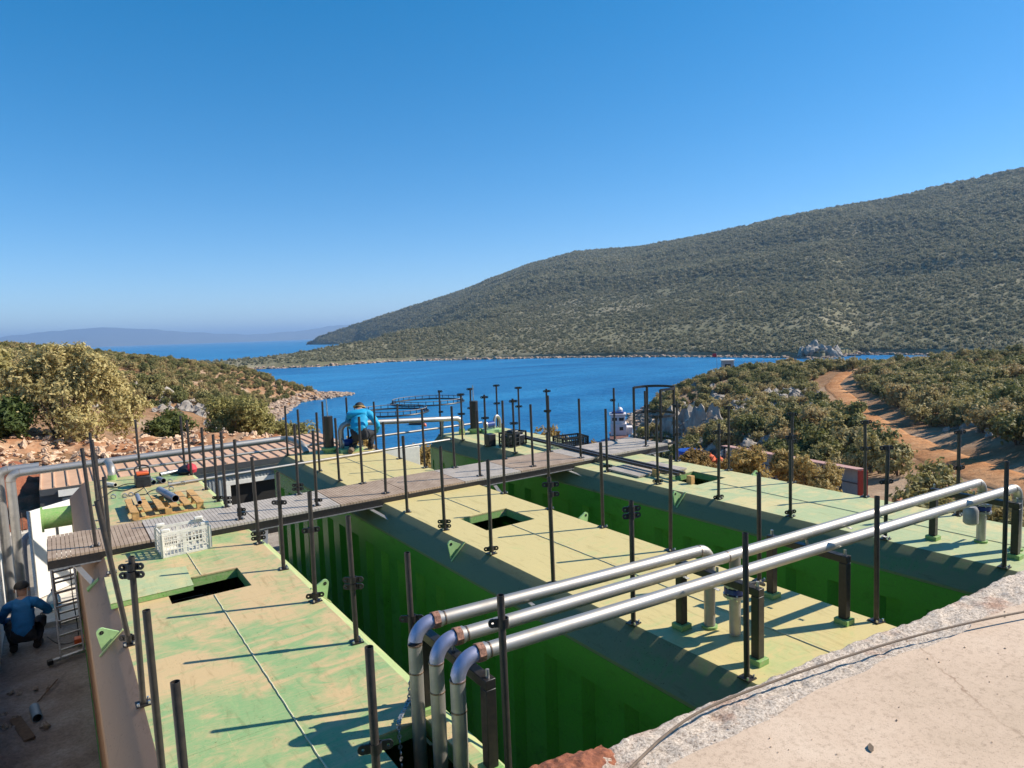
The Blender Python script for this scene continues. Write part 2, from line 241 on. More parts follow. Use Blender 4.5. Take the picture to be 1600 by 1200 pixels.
# ---------------------------------------------------------------- mesh helpers
class MB:
    def __init__(s): s.v = []; s.f = []; s.m = []
    def add(s, vs, fs, mi=0):
        o = len(s.v); s.v += [tuple(v) for v in vs]; s.f += [tuple(i+o for i in f) for f in fs]; s.m += [mi]*len(fs); return s
    def box(s, x0, x1, y0, y1, z0, z1, mi=0):
        return s.add([(x0,y0,z0),(x1,y0,z0),(x1,y1,z0),(x0,y1,z0),(x0,y0,z1),(x1,y0,z1),(x1,y1,z1),(x0,y1,z1)],
                     [(0,3,2,1),(4,5,6,7),(0,1,5,4),(1,2,6,5),(2,3,7,6),(3,0,4,7)], mi)
    def bar(s, a, b, w, h, up=(0,0,1), mi=0):
        a = Vector(a); b = Vector(b); d = (b-a).normalized(); u = Vector(up); sd = d.cross(u)
        if sd.length < 1e-4: sd = d.cross(Vector((0,1,0)))
        sd.normalize(); u = sd.cross(d); sd = sd*w/2; u = u*h/2
        vs = [p+i*sd+j*u for p in (a, b) for i, j in ((-1,-1),(1,-1),(1,1),(-1,1))]
        return s.add(vs, [(0,1,2,3),(7,6,5,4),(0,4,5,1),(1,5,6,2),(2,6,7,3),(3,7,4,0)], mi)
    def tube(s, pts, r, n=12, cap=True, mi=0, r_in=None):
        pts = [Vector(p) for p in pts]; rs = r if isinstance(r, (list, tuple)) else [r]*len(pts)
        t0 = (pts[1]-pts[0]).normalized(); u = t0.orthogonal().normalized(); vs = []; fs = []
        for i, p in enumerate(pts):
            if i == 0: t = t0
            elif i == len(pts)-1: t = (pts[i]-pts[i-1]).normalized()
            else: t = ((pts[i]-pts[i-1]).normalized()+(pts[i+1]-pts[i]).normalized()).normalized()
            u = (u-t*u.dot(t)); u = u.normalized() if u.length > 1e-6 else t.orthogonal().normalized(); w = t.cross(u)
            for k in range(n):
                a = 2*math.pi*k/n; vs.append(p+(u*math.cos(a)+w*math.sin(a))*rs[i])
        for i in range(len(pts)-1):
            for k in range(n): fs.append((i*n+k, i*n+(k+1)%n, (i+1)*n+(k+1)%n, (i+1)*n+k))
        if cap: fs.append(tuple(range(n-1, -1, -1))); fs.append(tuple(range((len(pts)-1)*n, len(pts)*n)))
        return s.add(vs, fs, mi)
    def ring(s, c, axis, r0, r1, h, n=20, mi=0):   # annular disc of thickness h
        c = Vector(c); ax = Vector(axis).normalized(); u = ax.orthogonal().normalized(); w = ax.cross(u); vs = []; fs = []
        for zz in (-h/2, h/2):
            for r in (r0, r1):
                for k in range(n):
                    a = 2*math.pi*k/n; vs.append(c+ax*zz+(u*math.cos(a)+w*math.sin(a))*r)
        for k in range(n):
            j = (k+1) % n
            fs += [(k, n+k, n+j, j)[::-1], (2*n+k, 3*n+k, 3*n+j, 2*n+j), (n+k, 3*n+k, 3*n+j, n+j)[::-1], (k, 2*n+k, 2*n+j, j)]
        return s.add(vs, fs, mi)
    def prism(s, poly, d, mi=0):   # poly: 3D polygon, d: offset vector
        n = len(poly); d = Vector(d); a = [Vector(p) for p in poly]; vs = a+[p+d for p in a]
        return s.add(vs, [tuple(range(n-1,-1,-1)), tuple(range(n, 2*n))]+[(i, (i+1)%n, n+(i+1)%n, n+i) for i in range(n)], mi)
    def lathe(s, c, prof, n=20, mi=0):
        c = Vector(c); vs = [c+Vector((r*math.cos(2*math.pi*k/n), r*math.sin(2*math.pi*k/n), z)) for r, z in prof for k in range(n)]
        fs = [(i*n+k, i*n+(k+1)%n, (i+1)*n+(k+1)%n, (i+1)*n+k) for i in range(len(prof)-1) for k in range(n)]
        fs.append(tuple(range(n-1,-1,-1))); fs.append(tuple(range((len(prof)-1)*n, len(prof)*n)))
        return s.add(vs, fs, mi)
    def mesh(s, name, mats, off=(0,0,0), sharp=35):
        me = bpy.data.meshes.new(name); ox, oy, oz = off
        me.from_pydata([(v[0]-ox, v[1]-oy, v[2]-oz) for v in s.v], [], s.f)
        for m in (mats if isinstance(mats, (list, tuple)) else [mats]): me.materials.append(M[m] if isinstance(m, str) else m)
        if any(s.m): me.polygons.foreach_set('material_index', s.m)
        bm = bmesh.new(); bm.from_mesh(me); bmesh.ops.recalc_face_normals(bm, faces=bm.faces); bm.to_mesh(me); bm.free()
        me.polygons.foreach_set('use_smooth', [True]*len(me.polygons)); me.set_sharp_from_angle(angle=R_(sharp)); me.update(); return me
    def build(s, name, mats, parent=None, bevel=0, off=None):
        if off is None:
            off = (0,0,0)
            if parent is not None:
                off = Vector(parent['_o']) if '_o' in parent else Vector((0,0,0))
        me = s.mesh(name, mats, off); o = bpy.data.objects.new(name, me); COL.objects.link(o)
        if parent is not None: o.parent = parent; o['_o'] = tuple(off)
        if bevel:
            b = o.modifiers.new('bevel', 'BEVEL'); b.width = bevel; b.segments = 2; b.limit_method = 'ANGLE'; b.angle_limit = R_(40)
        return o
def tag(o, label, cat, group=None):
    o['label'] = label; o['category'] = cat
    if group: o['group'] = group
    return o
def thing(name, label, cat, loc, group=None, deck=True):
    o = bpy.data.objects.new(name, None); COL.objects.link(o); o.empty_display_size = .1; o.location = loc; o['_o'] = tuple(loc)
    tag(o, label, cat, group)
    if deck: deck_objs.append(o)
    return o
def single(mb, name, mats, label, cat, loc=(0,0,0), group=None, deck=True, bevel=0):
    o = mb.build(name, mats, None, bevel, off=loc); o.location = loc; tag(o, label, cat, group); o['_o'] = tuple(loc)
    if deck: deck_objs.append(o)
    return o
def structure(o, deck=False):
    o['kind'] = 'structure'
    if deck: deck_objs.append(o)
    return o
def copy_thing(src, loc, rz=None, scale=None):
    c = src.copy(); COL.objects.link(c); c.location = loc
    if rz is not None: c.rotation_euler = (0, 0, rz)
    if scale is not None: c.scale = scale if isinstance(scale, tuple) else (scale,)*3
    for ch in src.children:
        d = ch.copy(); COL.objects.link(d); d.parent = c
        for g in ch.children:
            e = g.copy(); COL.objects.link(e); e.parent = d
    return c
def arc(c, r, a0, a1, u, w, n=8):
    c = Vector(c); u = Vector(u); w = Vector(w)
    return [c+u*(r*math.cos(a0+(a1-a0)*i/n))+w*(r*math.sin(a0+(a1-a0)*i/n)) for i in range(n+1)]
# vectorised value noise
def _h(ix, iy, s):
    n = (ix.astype(np.int64)*374761393+iy.astype(np.int64)*668265263+s*974711) & 0x7fffffff
    n = ((n ^ (n >> 13))*1274126177) & 0x7fffffff
    return ((n ^ (n >> 16)) & 0xffff)/65535.0
def vnoise(x, y, s=0):
    ix = np.floor(x); iy = np.floor(y); fx = x-ix; fy = y-iy; fx = fx*fx*(3-2*fx); fy = fy*fy*(3-2*fy)
    a = _h(ix, iy, s); b = _h(ix+1, iy, s); c = _h(ix, iy+1, s); d = _h(ix+1, iy+1, s)
    return (a*(1-fx)+b*fx)*(1-fy)+(c*(1-fx)+d*fx)*fy
def fbm(x, y, oct=4, s=0):
    t = 0; a = .5
    for k in range(oct): t = t+a*(vnoise(x, y, s+k)-.5); x = x*2.03+7.1; y = y*2.03+3.7; a *= .5
    return t*2
# ---------------------------------------------------------------- sea, mountains, headland, terrain
def grid_obj(name, X, Y, Z, mat, keep=None, label=None):
    n, m = X.shape; me = bpy.data.meshes.new(name)
    vs = np.stack([X.ravel(), Y.ravel(), Z.ravel()], 1)
    i = np.arange(n*m).reshape(n, m); q = np.stack([i[:-1,:-1].ravel(), i[1:,:-1].ravel(), i[1:,1:].ravel(), i[:-1,1:].ravel()], 1)
    if keep is not None: q = q[keep[q].any(1)]
    me.from_pydata(vs.tolist(), [], q.tolist()); me.materials.append(M[mat]); me.polygons.foreach_set('use_smooth', [True]*len(me.polygons))
    bm = bmesh.new(); bm.from_mesh(me)
    loose = [v for v in bm.verts if not v.link_faces]; bmesh.ops.delete(bm, geom=loose, context='VERTS')
    if sum(f.normal.z for f in bm.faces) < 0: bmesh.ops.reverse_faces(bm, faces=bm.faces)
    bm.to_mesh(me); bm.free()
    o = bpy.data.objects.new(name, me); COL.objects.link(o); return o
mb = MB(); ns = 96; rr = [0.5, 40, 90, 160, 260, 420, 700, 1300, 2600, 6000, 14000, 30000]
vs = [(r*math.cos(2*math.pi*k/ns), r*math.sin(2*math.pi*k/ns), SEA) for r in rr for k in range(ns)]
mb.add(vs, [(i*ns+k, i*ns+(k+1)%ns, (i+1)*ns+(k+1)%ns, (i+1)*ns+k) for i in range(len(rr)-1) for k in range(ns)])
structure(mb.build('sea', 'water'))
# far mountains: front foot, ridge, back foot
def resample(P, n):
    P = np.array(P); t = np.r_[0, np.cumsum(np.linalg.norm(np.diff(P[:, :2], axis=0), axis=1))]; u = np.linspace(0, t[-1], n)
    return np.stack([np.interp(u, t, P[:, k]) for k in range(3)], 1)
mt = resample([(1.6*x, 1.6*y, (z-CAMZ)*1.6+CAMZ) for x, y, z in MT], 220); k = mt[:, :2]/np.linalg.norm(mt[:, :2], axis=1)[:, None]
z = mt[:, 2]+fbm(mt[:, 0]/290, mt[:, 1]/290, 4, 3)*32
rows = []
for f, zz in ((-2000, SEA-5), (-1000, None), (0, z), (1400, SEA-5)):
    zc = (z*.42+fbm(mt[:, 0]/420, mt[:, 1]/420, 4, 5)*60) if zz is None else zz
    rows.append(np.stack([mt[:, 0]+k[:, 0]*f, mt[:, 1]+k[:, 1]*f, np.broadcast_to(zc, z.shape)], 1))
A = np.stack(rows)
structure(grid_obj('mountains', A[..., 0], A[..., 1], A[..., 2], 'mountain'))
# headland lofted from shore, low crest and ridge
def loft(lines, ns, nt, amp, seed):
    L = [resample(l, ns) for l in lines]; out = []
    ts = np.linspace(0, len(L)-1, nt)
    S = np.stack(L)
    for t in ts:
        i = min(int(t), len(L)-2); f = t-i
        # monotone cubic-ish blend across the profile
        p0 = S[max(i-1, 0)]; p1 = S[i]; p2 = S[i+1]; p3 = S[min(i+2, len(L)-1)]
        xy = p1*(1-f)+p2*f
        m1 = (p2-p0)*.5; m2 = (p3-p1)*.5; h = (2*f**3-3*f**2+1)*p1+(f**3-2*f**2+f)*m1+(-2*f**3+3*f**2)*p2+(f**3-f**2)*m2
        q = xy.copy(); q[:, 2] = .5*h[:, 2]+.5*xy[:, 2]; out.append(q)
    G = np.stack(out); w = np.ones(nt)
    G[..., 2] += fbm(G[..., 0]/amp[1], G[..., 1]/amp[1], 5, seed)*amp[0]*np.clip((G[..., 2]-SEA)/12, 0, 1)
    return G
HSa = [(x, y, z) for x, y, z in HS]
under = [(x*.985, y*.985, SEA-3.0) for x, y, z in HS]
bank = [(x*1.012, y*1.012, SEA+2.2) for x, y, z in HS]
backB = [(x*1.45, y*1.45, SEA-8) for x, y, z in HC]
k6 = 5
HRf = [(x*1.02, y*1.02, SEA-3) for x, y, z in HC[:k6]]
ridge_full = [ (c[0]*1.16, c[1]*1.16, SEA-6) for c in HC[:k6] ]+HR
GB = loft([under, HSa, bank, HC], 260, 40, (2.2, 45), 21)
structure(grid_obj('headland', GB[..., 0], GB[..., 1], GB[..., 2], 'headland'))
# upper slope: crest (right part) -> ridge, far tip on the left with its own shore
nC = len(HC); c_r = HC[7:]; r_r = HR[2:]
low = [FS[0], FS[1], FS[2], (455, 930, -9), (400, 740, 4)]+c_r[3:]
up = [FA[0], FA[1], FA[2], FA[3], FA[4]]+r_r[3:]
def resample_n(P, n):
    P = np.array(P, float); t = np.linspace(0, 1, len(P)); u = np.linspace(0, 1, n); return np.stack([np.interp(u, t, P[:, k]) for k in range(3)], 1)
lo = resample_n(low, 300); hi = resample_n(up, 300); nt = 60; G = []
for i in range(nt+14):
    t = i/nt
    if t <= 1:
        p = lo*(1-t)+hi*t; bulge = math.sin(math.pi*t)*.06*(hi[:, 2]-lo[:, 2]); p[:, 2] += bulge
    else:
        s_ = (t-1); p = hi.copy(); d = hi[:, :2]/np.linalg.norm(hi[:, :2], axis=1)[:, None]; p[:, :2] += d*s_*1600; p[:, 2] = hi[:, 2]-(hi[:, 2]-SEA+20)*(s_*4)**1.6
    G.append(p)
GA = np.stack(G); msk = np.clip((GA[..., 2]-SEA)/25, 0, 1)*np.minimum(1, np.abs(np.linspace(0, (nt+13)/nt, nt+14)-1)*6+.12)[:, None]
gul = np.abs(fbm(GA[..., 0]/150+GA[..., 1]/900, GA[..., 1]/400, 3, 41))
GA[..., 2] += (fbm(GA[..., 0]/90, GA[..., 1]/90, 5, 31)*7-gul*10)*msk
GA[0, :, 2] -= 3
structure(grid_obj('headland_slope', GA[..., 0], GA[..., 1], GA[..., 2], 'headland'))
# near terrain: thin plate spline through surveyed points
tp = np.array(TP); P2 = tp[:, :2]
def U(r2): return r2*np.log(r2+1e-9)*.5
K = U(((P2[:, None]-P2[None])**2).sum(-1))+np.eye(len(tp))*6.0
Pm = np.c_[np.ones(len(tp)), P2]; Amat = np.block([[K, Pm], [Pm.T, np.zeros((3, 3))]])
wts = np.linalg.solve(Amat, np.r_[tp[:, 2], 0, 0, 0])
def height0(x, y):
    x = np.asarray(x, float); y = np.asarray(y, float); q = np.stack([x.ravel(), y.ravel()], 1); out = np.empty(len(q))
    for i in range(0, len(q), 20000):
        s_ = q[i:i+20000]; out[i:i+20000] = U(((s_[:, None]-P2[None])**2).sum(-1))@wts[:-3]+wts[-3]+s_@wts[-2:]
    return out.reshape(x.shape)
rd = np.array(ROAD)
def road_dist(x, y):
    x = np.asarray(x, float); y = np.asarray(y, float); best = np.full(x.shape, 1e9)
    for a, b in zip(rd[:-1], rd[1:]):
        d = b-a; t = np.clip(((x-a[0])*d[0]+(y-a[1])*d[1])/(d@d), 0, 1); best = np.minimum(best, np.hypot(x-a[0]-t*d[0], y-a[1]-t*d[1]))
    return best
def height(x, y):
    h = height0(x, y); dcam = np.hypot(x, y); w = np.clip((dcam-26)/40, 0, 1); rdm = np.clip((road_dist(x, y)-1.8)/2, 0, 1)
    land = np.clip((h-SEA+1)/4, 0, 1)
    return h+(fbm(x/14, y/14, 4, 51)*1.5+fbm(x/3.5, y/3.5, 3, 55)*.5)*w*rdm*land-(1-rdm)*.25
gx, gy = np.meshgrid(np.arange(-60, 262, 2.2), np.arange(2, 266, 2.2), indexing='ij')
gz = height(gx, gy); dc = np.hypot(gx, gy)
keep = ((gz > SEA-3) & (dc < 262) & ((gy > 22.5) | (gx > 14.5) )).ravel()
structure(grid_obj('scrub_terrain', gx, gy, gz, 'terrain', keep))
# dirt road strip laid on the terrain
ctr = resample([(x, y, 0) for x, y in ROAD], 90)[:, :2]; tn = np.gradient(ctr, axis=0); tn /= np.linalg.norm(tn, axis=1)[:, None]; nr = np.stack([-tn[:, 1], tn[:, 0]], 1)
ws = np.linspace(-1.5, 1.5, 9); wid = 1+.15*fbm(np.arange(90)/7.0, np.zeros(90), 3, 2)
RX = ctr[:, 0][:, None]+nr[:, 0][:, None]*ws[None]*wid[:, None]; RY = ctr[:, 1][:, None]+nr[:, 1][:, None]*ws[None]*wid[:, None]
RZ = height(RX, RY)+.10+.05*np.cos(ws*2.6)[None]; RZ[:, 0] -= .4; RZ[:, -1] -= .4
structure(grid_obj('dirt_road', RX, RY, RZ, 'road'))
# orange soil bank at the left, behind the metal-roofed building
sx, sy = np.meshgrid(np.arange(-9, 9, .12), np.arange(20.3, 27.5, .12), indexing='ij')
sz = height0(sx, sy)+fbm(sx/1.6, sy/1.6, 5, 61)*.55+np.abs(fbm(sx/.45, sy/.45, 3, 66))*.18+.12
sz -= np.clip((21.0-sy)/.7, 0, 1)*.6
structure(grid_obj('soil_bank', sx, sy, sz, 'soil'))
# ---------------------------------------------------------------- foliage prototypes
def leaf_cloud(n, lobes, size, aspect=2.2, flat=.25, seed=0, shell=.55):
    g = np.random.default_rng(seed); L = np.array(lobes, float); w = L[:, 3]**2; w /= w.sum()
    per = 9; ns_ = n//per; n = ns_*per       # leaves sit along short shoots that stick out of the crown
    k = g.choice(len(L), ns_, p=w); d = g.normal(size=(ns_, 3)); d[:, 2] += .25; d /= np.linalg.norm(d, axis=1)[:, None]
    r = L[k, 3]*(shell+(1-shell)*g.random(ns_)**.7)*(.86+.12*g.normal(size=ns_)); p = L[k, :3]+d*r[:, None]*np.array([1, 1, .9])
    gd = d*.7+g.normal(size=(ns_, 3))*.45; gd[:, 2] += .55; gd /= np.linalg.norm(gd, axis=1)[:, None]; sl_ = L[k, 3]*(.25+.35*g.random(ns_))
    t = np.linspace(0, 1, per); p = (p[:, None, :]+gd[:, None, :]*(sl_[:, None]*t[None])[..., None]).reshape(-1, 3)+g.normal(size=(n, 3))*size*.5; d = np.repeat(d, per, 0)
    nrm = d*1.0+g.normal(size=(n, 3))*.5; nrm[:, 2] += flat; nrm /= np.linalg.norm(nrm, axis=1)[:, None]
    u = np.cross(nrm, g.normal(size=(n, 3))); u /= np.linalg.norm(u, axis=1)[:, None]+1e-9; v = np.cross(nrm, u)
    s = size*(.6+.8*g.random(n)); a = u*(s*aspect*.5)[:, None]; b = v*(s*.5)[:, None]
    V = np.stack([p-a, p+b-a*.1, p+a, p-b-a*.1], 1).reshape(-1, 3); V[:, 2] = np.maximum(V[:, 2], .02)
    return V, np.arange(4*n).reshape(n, 4)
def foliage_mesh(name, parts, mats):
    me = bpy.data.meshes.new(name); V = []; F = []; MI = []; o = 0
    for (v, f, mi) in parts:
        V += [tuple(q) for q in v]; F += [tuple(int(i)+o for i in q) for q in f]; MI += [mi]*len(f); o += len(v)
    me.from_pydata(V, [], F)
    for m in mats: me.materials.append(M[m])
    me.polygons.foreach_set('material_index', MI); me.update(); return me
def twigs(n, h, spread, seed, r=.02):
    g = np.random.default_rng(seed); mb = MB()
    for i in range(n):
        a = g.random()*6.28; s = spread*(.3+.7*g.random()); b = Vector((math.cos(a)*s, math.sin(a)*s, h*(.6+.4*g.random())))
        mid = Vector((b.x*.35+g.normal()*.05*spread, b.y*.35+g.normal()*.05*spread, b.z*.5))
        mb.tube([(g.normal()*.05*spread, g.normal()*.05*spread, -.15), mid, b], [r*1.4, r, r*.4], 5)
    return mb
def shrub_lobes(seed, R, H, n):
    g = np.random.default_rng(seed); L = [(0, 0, H*.45, R*.55)]
    for i in range(n):
        a = g.random()*6.28; q = R*(.35+.4*g.random()); L.append((math.cos(a)*q, math.sin(a)*q, H*(.25+.5*g.random()), R*(.28+.2*g.random())))
    return L
SHR = []
for i in range(6):   # unit shrubs ~1 m radius
    Lb = shrub_lobes(100+i, 1.0, 1.35+.2*(i % 3), 7); v, f = leaf_cloud(1700, Lb, .095, 1.7, .3, 200+i, .72)
    tw = twigs(5, .9, .6, 300+i, .03)
    SHR.append(foliage_mesh('scrub_bush', [(v, f, 0), (tw.v, tw.f, 1)], ['leaf_scrub', 'bark']))
FARM = []
for i in range(4):
    Lb = shrub_lobes(400+i, 1.0, 1.3, 5); v, f = leaf_cloud(270, Lb, .25, 1.4, .3, 500+i, .75)
    FARM.append(foliage_mesh('far_bush', [(v, f, 0)], ['leaf_far']))
def rock_mesh(name, seed, mat, sub=2, sc=(1, .8, .65), jag=.35):
    bm = bmesh.new(); bmesh.ops.create_icosphere(bm, subdivisions=3, radius=1); g = np.random.default_rng(seed)
    pl = [Vector(g.normal(size=3)).normalized() for _ in range(16)]; dd = [.38+.42*g.random() for _ in pl]
    for v in bm.verts:
        for p, d in zip(pl, dd):
            t = v.co.dot(p)
            if t > d: v.co -= p*(t-d)
        v.co *= 1+.20*math.sin(v.co.x*7+seed)*math.sin(v.co.y*6+seed*2)*math.sin(v.co.z*8); v.co += Vector(g.normal(size=3))*.10*jag; v.co.x *= sc[0]; v.co.y *= sc[1]; v.co.z *= sc[2]
    me = bpy.data.meshes.new(name); bm.to_mesh(me); bm.free(); me.materials.append(M[mat]); return me
ROCKP = [rock_mesh('limestone_rock', 600+i, 'rock_pale', 2, (1, .8, .8)) for i in range(4)]
ROCKT = [rock_mesh('shore_rock', 620+i, 'rock_tan', 2, (1, .8, .6)) for i in range(3)]
RUB = [rock_mesh('rubble_stone', 640+i, 'rubble', 2, (1, .75, .55)) for i in range(5)]
def scatter_gn(name, pts, rot, scl, idx, meshes, label, cat):
    me = bpy.data.meshes.new(name); me.from_pydata(pts.tolist(), [], []); 
    for an, tp_, dat in (('rz', 'FLOAT', rot), ('sc', 'FLOAT', scl), ('ix', 'INT', idx)):
        a = me.attributes.new(an, tp_, 'POINT'); a.data.foreach_set('value', dat)
    o = bpy.data.objects.new(name, me); COL.objects.link(o)
    ng = bpy.data.node_groups.new(name+'_nodes', 'GeometryNodeTree')
    ng.interface.new_socket('Geometry', in_out='INPUT', socket_type='NodeSocketGeometry'); ng.interface.new_socket('Geometry', in_out='OUTPUT', socket_type='NodeSocketGeometry')
    nd = ng.nodes; ln = ng.links; gi = nd.new('NodeGroupInput'); go = nd.new('NodeGroupOutput'); jn = nd.new('GeometryNodeJoinGeometry')
    def attr(n, t):
        k = nd.new('GeometryNodeInputNamedAttribute'); k.data_type = t; k.inputs[0].default_value = n; return k.outputs[0]
    m2p = nd.new('GeometryNodeMeshToPoints'); ln.new(gi.outputs[0], m2p.inputs[0])
    cx = nd.new('ShaderNodeCombineXYZ'); ln.new(attr('rz', 'FLOAT'), cx.inputs[2])
    for i, src in enumerate(meshes):
        oi = nd.new('GeometryNodeObjectInfo'); oi.inputs[0].default_value = src; oi.transform_space = 'ORIGINAL'; oi.inputs['As Instance'].default_value = True
        cp = nd.new('FunctionNodeCompare'); cp.data_type = 'INT'; cp.operation = 'EQUAL'; ln.new(attr('ix', 'INT'), cp.inputs[2]); cp.inputs[3].default_value = i
        ip = nd.new('GeometryNodeInstanceOnPoints'); ln.new(m2p.outputs[0], ip.inputs['Points']); ln.new(cp.outputs[0], ip.inputs['Selection']); ln.new(oi.outputs['Geometry'], ip.inputs['Instance'])
        e2 = nd.new('FunctionNodeEulerToRotation'); ln.new(cx.outputs[0], e2.inputs[0]); ln.new(e2.outputs[0], ip.inputs['Rotation']); ln.new(attr('sc', 'FLOAT'), ip.inputs['Scale'])
        ln.new(ip.outputs[0], jn.inputs[0])
    ln.new(jn.outputs[0], go.inputs[0]); md = o.modifiers.new('scatter', 'NODES'); md.node_group = ng
    o['kind'] = 'stuff'; tag(o, label, cat); return o
# ---- candidate shrub spots on the near terrain
def spots(x0, x1, y0, y1, step, seed):
    g = np.random.default_rng(seed); X, Y = np.meshgrid(np.arange(x0, x1, step), np.arange(y0, y1, step), indexing='ij')
    X = X.ravel()+g.uniform(-.5, .5, X.size)*step; Y = Y.ravel()+g.uniform(-.5, .5, Y.size)*step; return X, Y, g
X, Y, g = spots(-60, 255, 8, 255, 1.55, 71)
Hh = height(X, Y); d = np.hypot(X, Y); slope = np.hypot(height0(X+1.5, Y)-height0(X-1.5, Y), height0(X, Y+1.5)-height0(X, Y-1.5))/3
bare = fbm(X/16, Y/16, 3, 81); rdd = road_dist(X, Y)
inview = (X*.56+Y*.83 > .30*d)
ok = (Hh > SEA+1.6) & (rdd > 1.9) & (bare < .40) & (g.random(X.size) < .93) & inview & (d < 235)
leftz = (X < .62*Y-5) & (Y > 50)
rightz = (X > .45*Y) & (X > 26) & ~((X > 31) & (X < 42) & (Y > 16) & (Y < 34) & (X < 44-0.0*Y)) & (rdd > 3.4)
rightz &= ~((np.abs(X-46.3) < 6) & (np.abs(Y-39) < 6)) & (np.hypot(X-120.4, Y-95.2) > 5)
ok &= (leftz | rightz) & ~((slope > .75) & (g.random(X.size) < .75))
rocky = (np.hypot(X-78, Y-64) < 17) | (np.hypot(X-66, Y-50) < 9) 
ok &= ~(rocky & (g.random(X.size) < .80))
X, Y, Hh, d, rdd = X[ok], Y[ok], Hh[ok], d[ok], rdd[ok]
sc = (.75+.75*g.random(X.size)**1.5)*(1+.25*(fbm(X/9, Y/9, 2, 85))); sc = np.where(X < .5*Y, sc*np.clip(Y/100, .6, .95), sc*1.05)*np.clip(1-(d-120)/200, .72, 1)
rz = g.random(X.size)*6.28; ix = g.integers(0, 6, X.size)
order = np.argsort(-(sc/d)); near = order[:290]; rest = order[290:]
shrub_src = [None]*6
for q in near:
    o = bpy.data.objects.new('scrub_bush', SHR[ix[q]]); COL.objects.link(o)
    o.location = (X[q], Y[q], Hh[q]-.1); o.rotation_euler = (0, 0, rz[q]); o.scale = (sc[q], sc[q], sc[q]*(.85+.3*random.random()))
    side = 'left slope beside the bay' if X[q] < .55*Y[q] else ('slope right of the dirt road' if (Y[q] < np.interp(X[q], rd[::-1, 0], rd[::-1, 1])) else 'slope left of the dirt road')
    tag(o, 'rounded olive green scrub bush growing on the '+side, 'bush', 'scrub bushes on the '+side)
    if shrub_src[ix[q]] is None: shrub_src[ix[q]] = o
pts = np.stack([X[rest], Y[rest], Hh[rest]-.1], 1)
scatter_gn('hillside_scrub', pts, rz[rest], sc[rest], ix[rest], shrub_src, 'dense olive green scrub covering the near slopes of the bay', 'scrub')
# ---- rocks on the near terrain (limestone) and along the shores
def individuals(name, meshes, pts, s, rots, labels, cat, group):
    out = []
    for p, q, r, i in zip(pts, s, rots, range(len(pts))):
        o = bpy.data.objects.new(name, meshes[i % len(meshes)]); COL.objects.link(o); o.location = p; o.rotation_euler = (r*.3, r*.2, r); o.scale = (q,)*3
        tag(o, labels, cat, group); out.append(o)
    return out
g = np.random.default_rng(91)
RX_ = []; 
for (cx_, cy_, rad, n) in ((78, 64, 15, 260), (66, 50, 9, 130), (88, 60, 9, 70), (58, 22, 6, 60), (5, 36, 4, 26), (9, 60, 8, 60), (64, 60, 9, 120), (96, 84, 16, 60), (70, 47, 10, 90), (12, 90, 14, 40), (60, 42, 8, 70), (54, 40, 6, 50)):
    a = g.random(n)*6.28; r = rad*np.sqrt(g.random(n)); RX_.append(np.stack([cx_+r*np.cos(a), cy_+r*np.sin(a)], 1))
rp = np.concatenate(RX_); rp = rp[road_dist(rp[:, 0], rp[:, 1]) > 3]; hz_ = height(rp[:, 0], rp[:, 1]); rp = np.c_[rp, hz_][hz_ > SEA-.5]
rs = (.45+1.0*g.random(len(rp))**2.0)*np.clip(np.hypot(rp[:, 0], rp[:, 1])/75, .25, 1); rr_ = g.random(len(rp))*6.28
rord = np.argsort(-rs/np.hypot(rp[:, 0], rp[:, 1]))
rk = individuals('limestone_rock', ROCKP, rp[rord[:60]], rs[rord[:60]], rr_[rord[:60]], 'pale grey limestone outcrop among the scrub bushes on the slope', 'rock', 'limestone outcrops among the scrub')
ro = rord[60:]
scatter_gn('limestone_outcrops', rp[ro], rr_[ro], rs[ro], (np.arange(len(ro)) % 4).astype(np.int32), rk[:4], 'broken pale limestone scattered through the scrub', 'rocks')
CLIFF = [(56.6,52.7,-12.3),(62.5,57.9,-10.6),(56.5,51.8,-12.1),(61.3,56.3,-10.3),(58.2,52.9,-12.5),(61.0,55.1,-10.1),(57.3,51.0,-12.1),(62.1,55.0,-10.2),(56.7,49.8,-11.9),(61.6,54.3,-10.1),(55.8,48.1,-11.5),(60.3,52.4,-9.8),(58.2,49.8,-12.1),(60.8,51.8,-9.8),(55.4,46.7,-11.3),(60.1,51.1,-9.6),(57.2,47.4,-11.6),(59.6,49.6,-9.4),(55.8,45.8,-11.2),(60.8,50.3,-9.6),(57.2,46.4,-11.5),(60.7,49.1,-9.5)]
for i, p in enumerate(CLIFF):
    o = bpy.data.objects.new('cliff_rock', ROCKP[i % 4]); COL.objects.link(o); o.location = (p[0], p[1], p[2]+.6); o.rotation_euler = (.15, .1*(i % 3), .7*i); o.scale = (1.7+.12*(i % 5), 1.6+.1*(i % 4), 2.6+.35*(i % 4))
    tag(o, 'upright pale grey cliff rock behind the blue water tank', 'rock', 'rocks of the grey cliff')
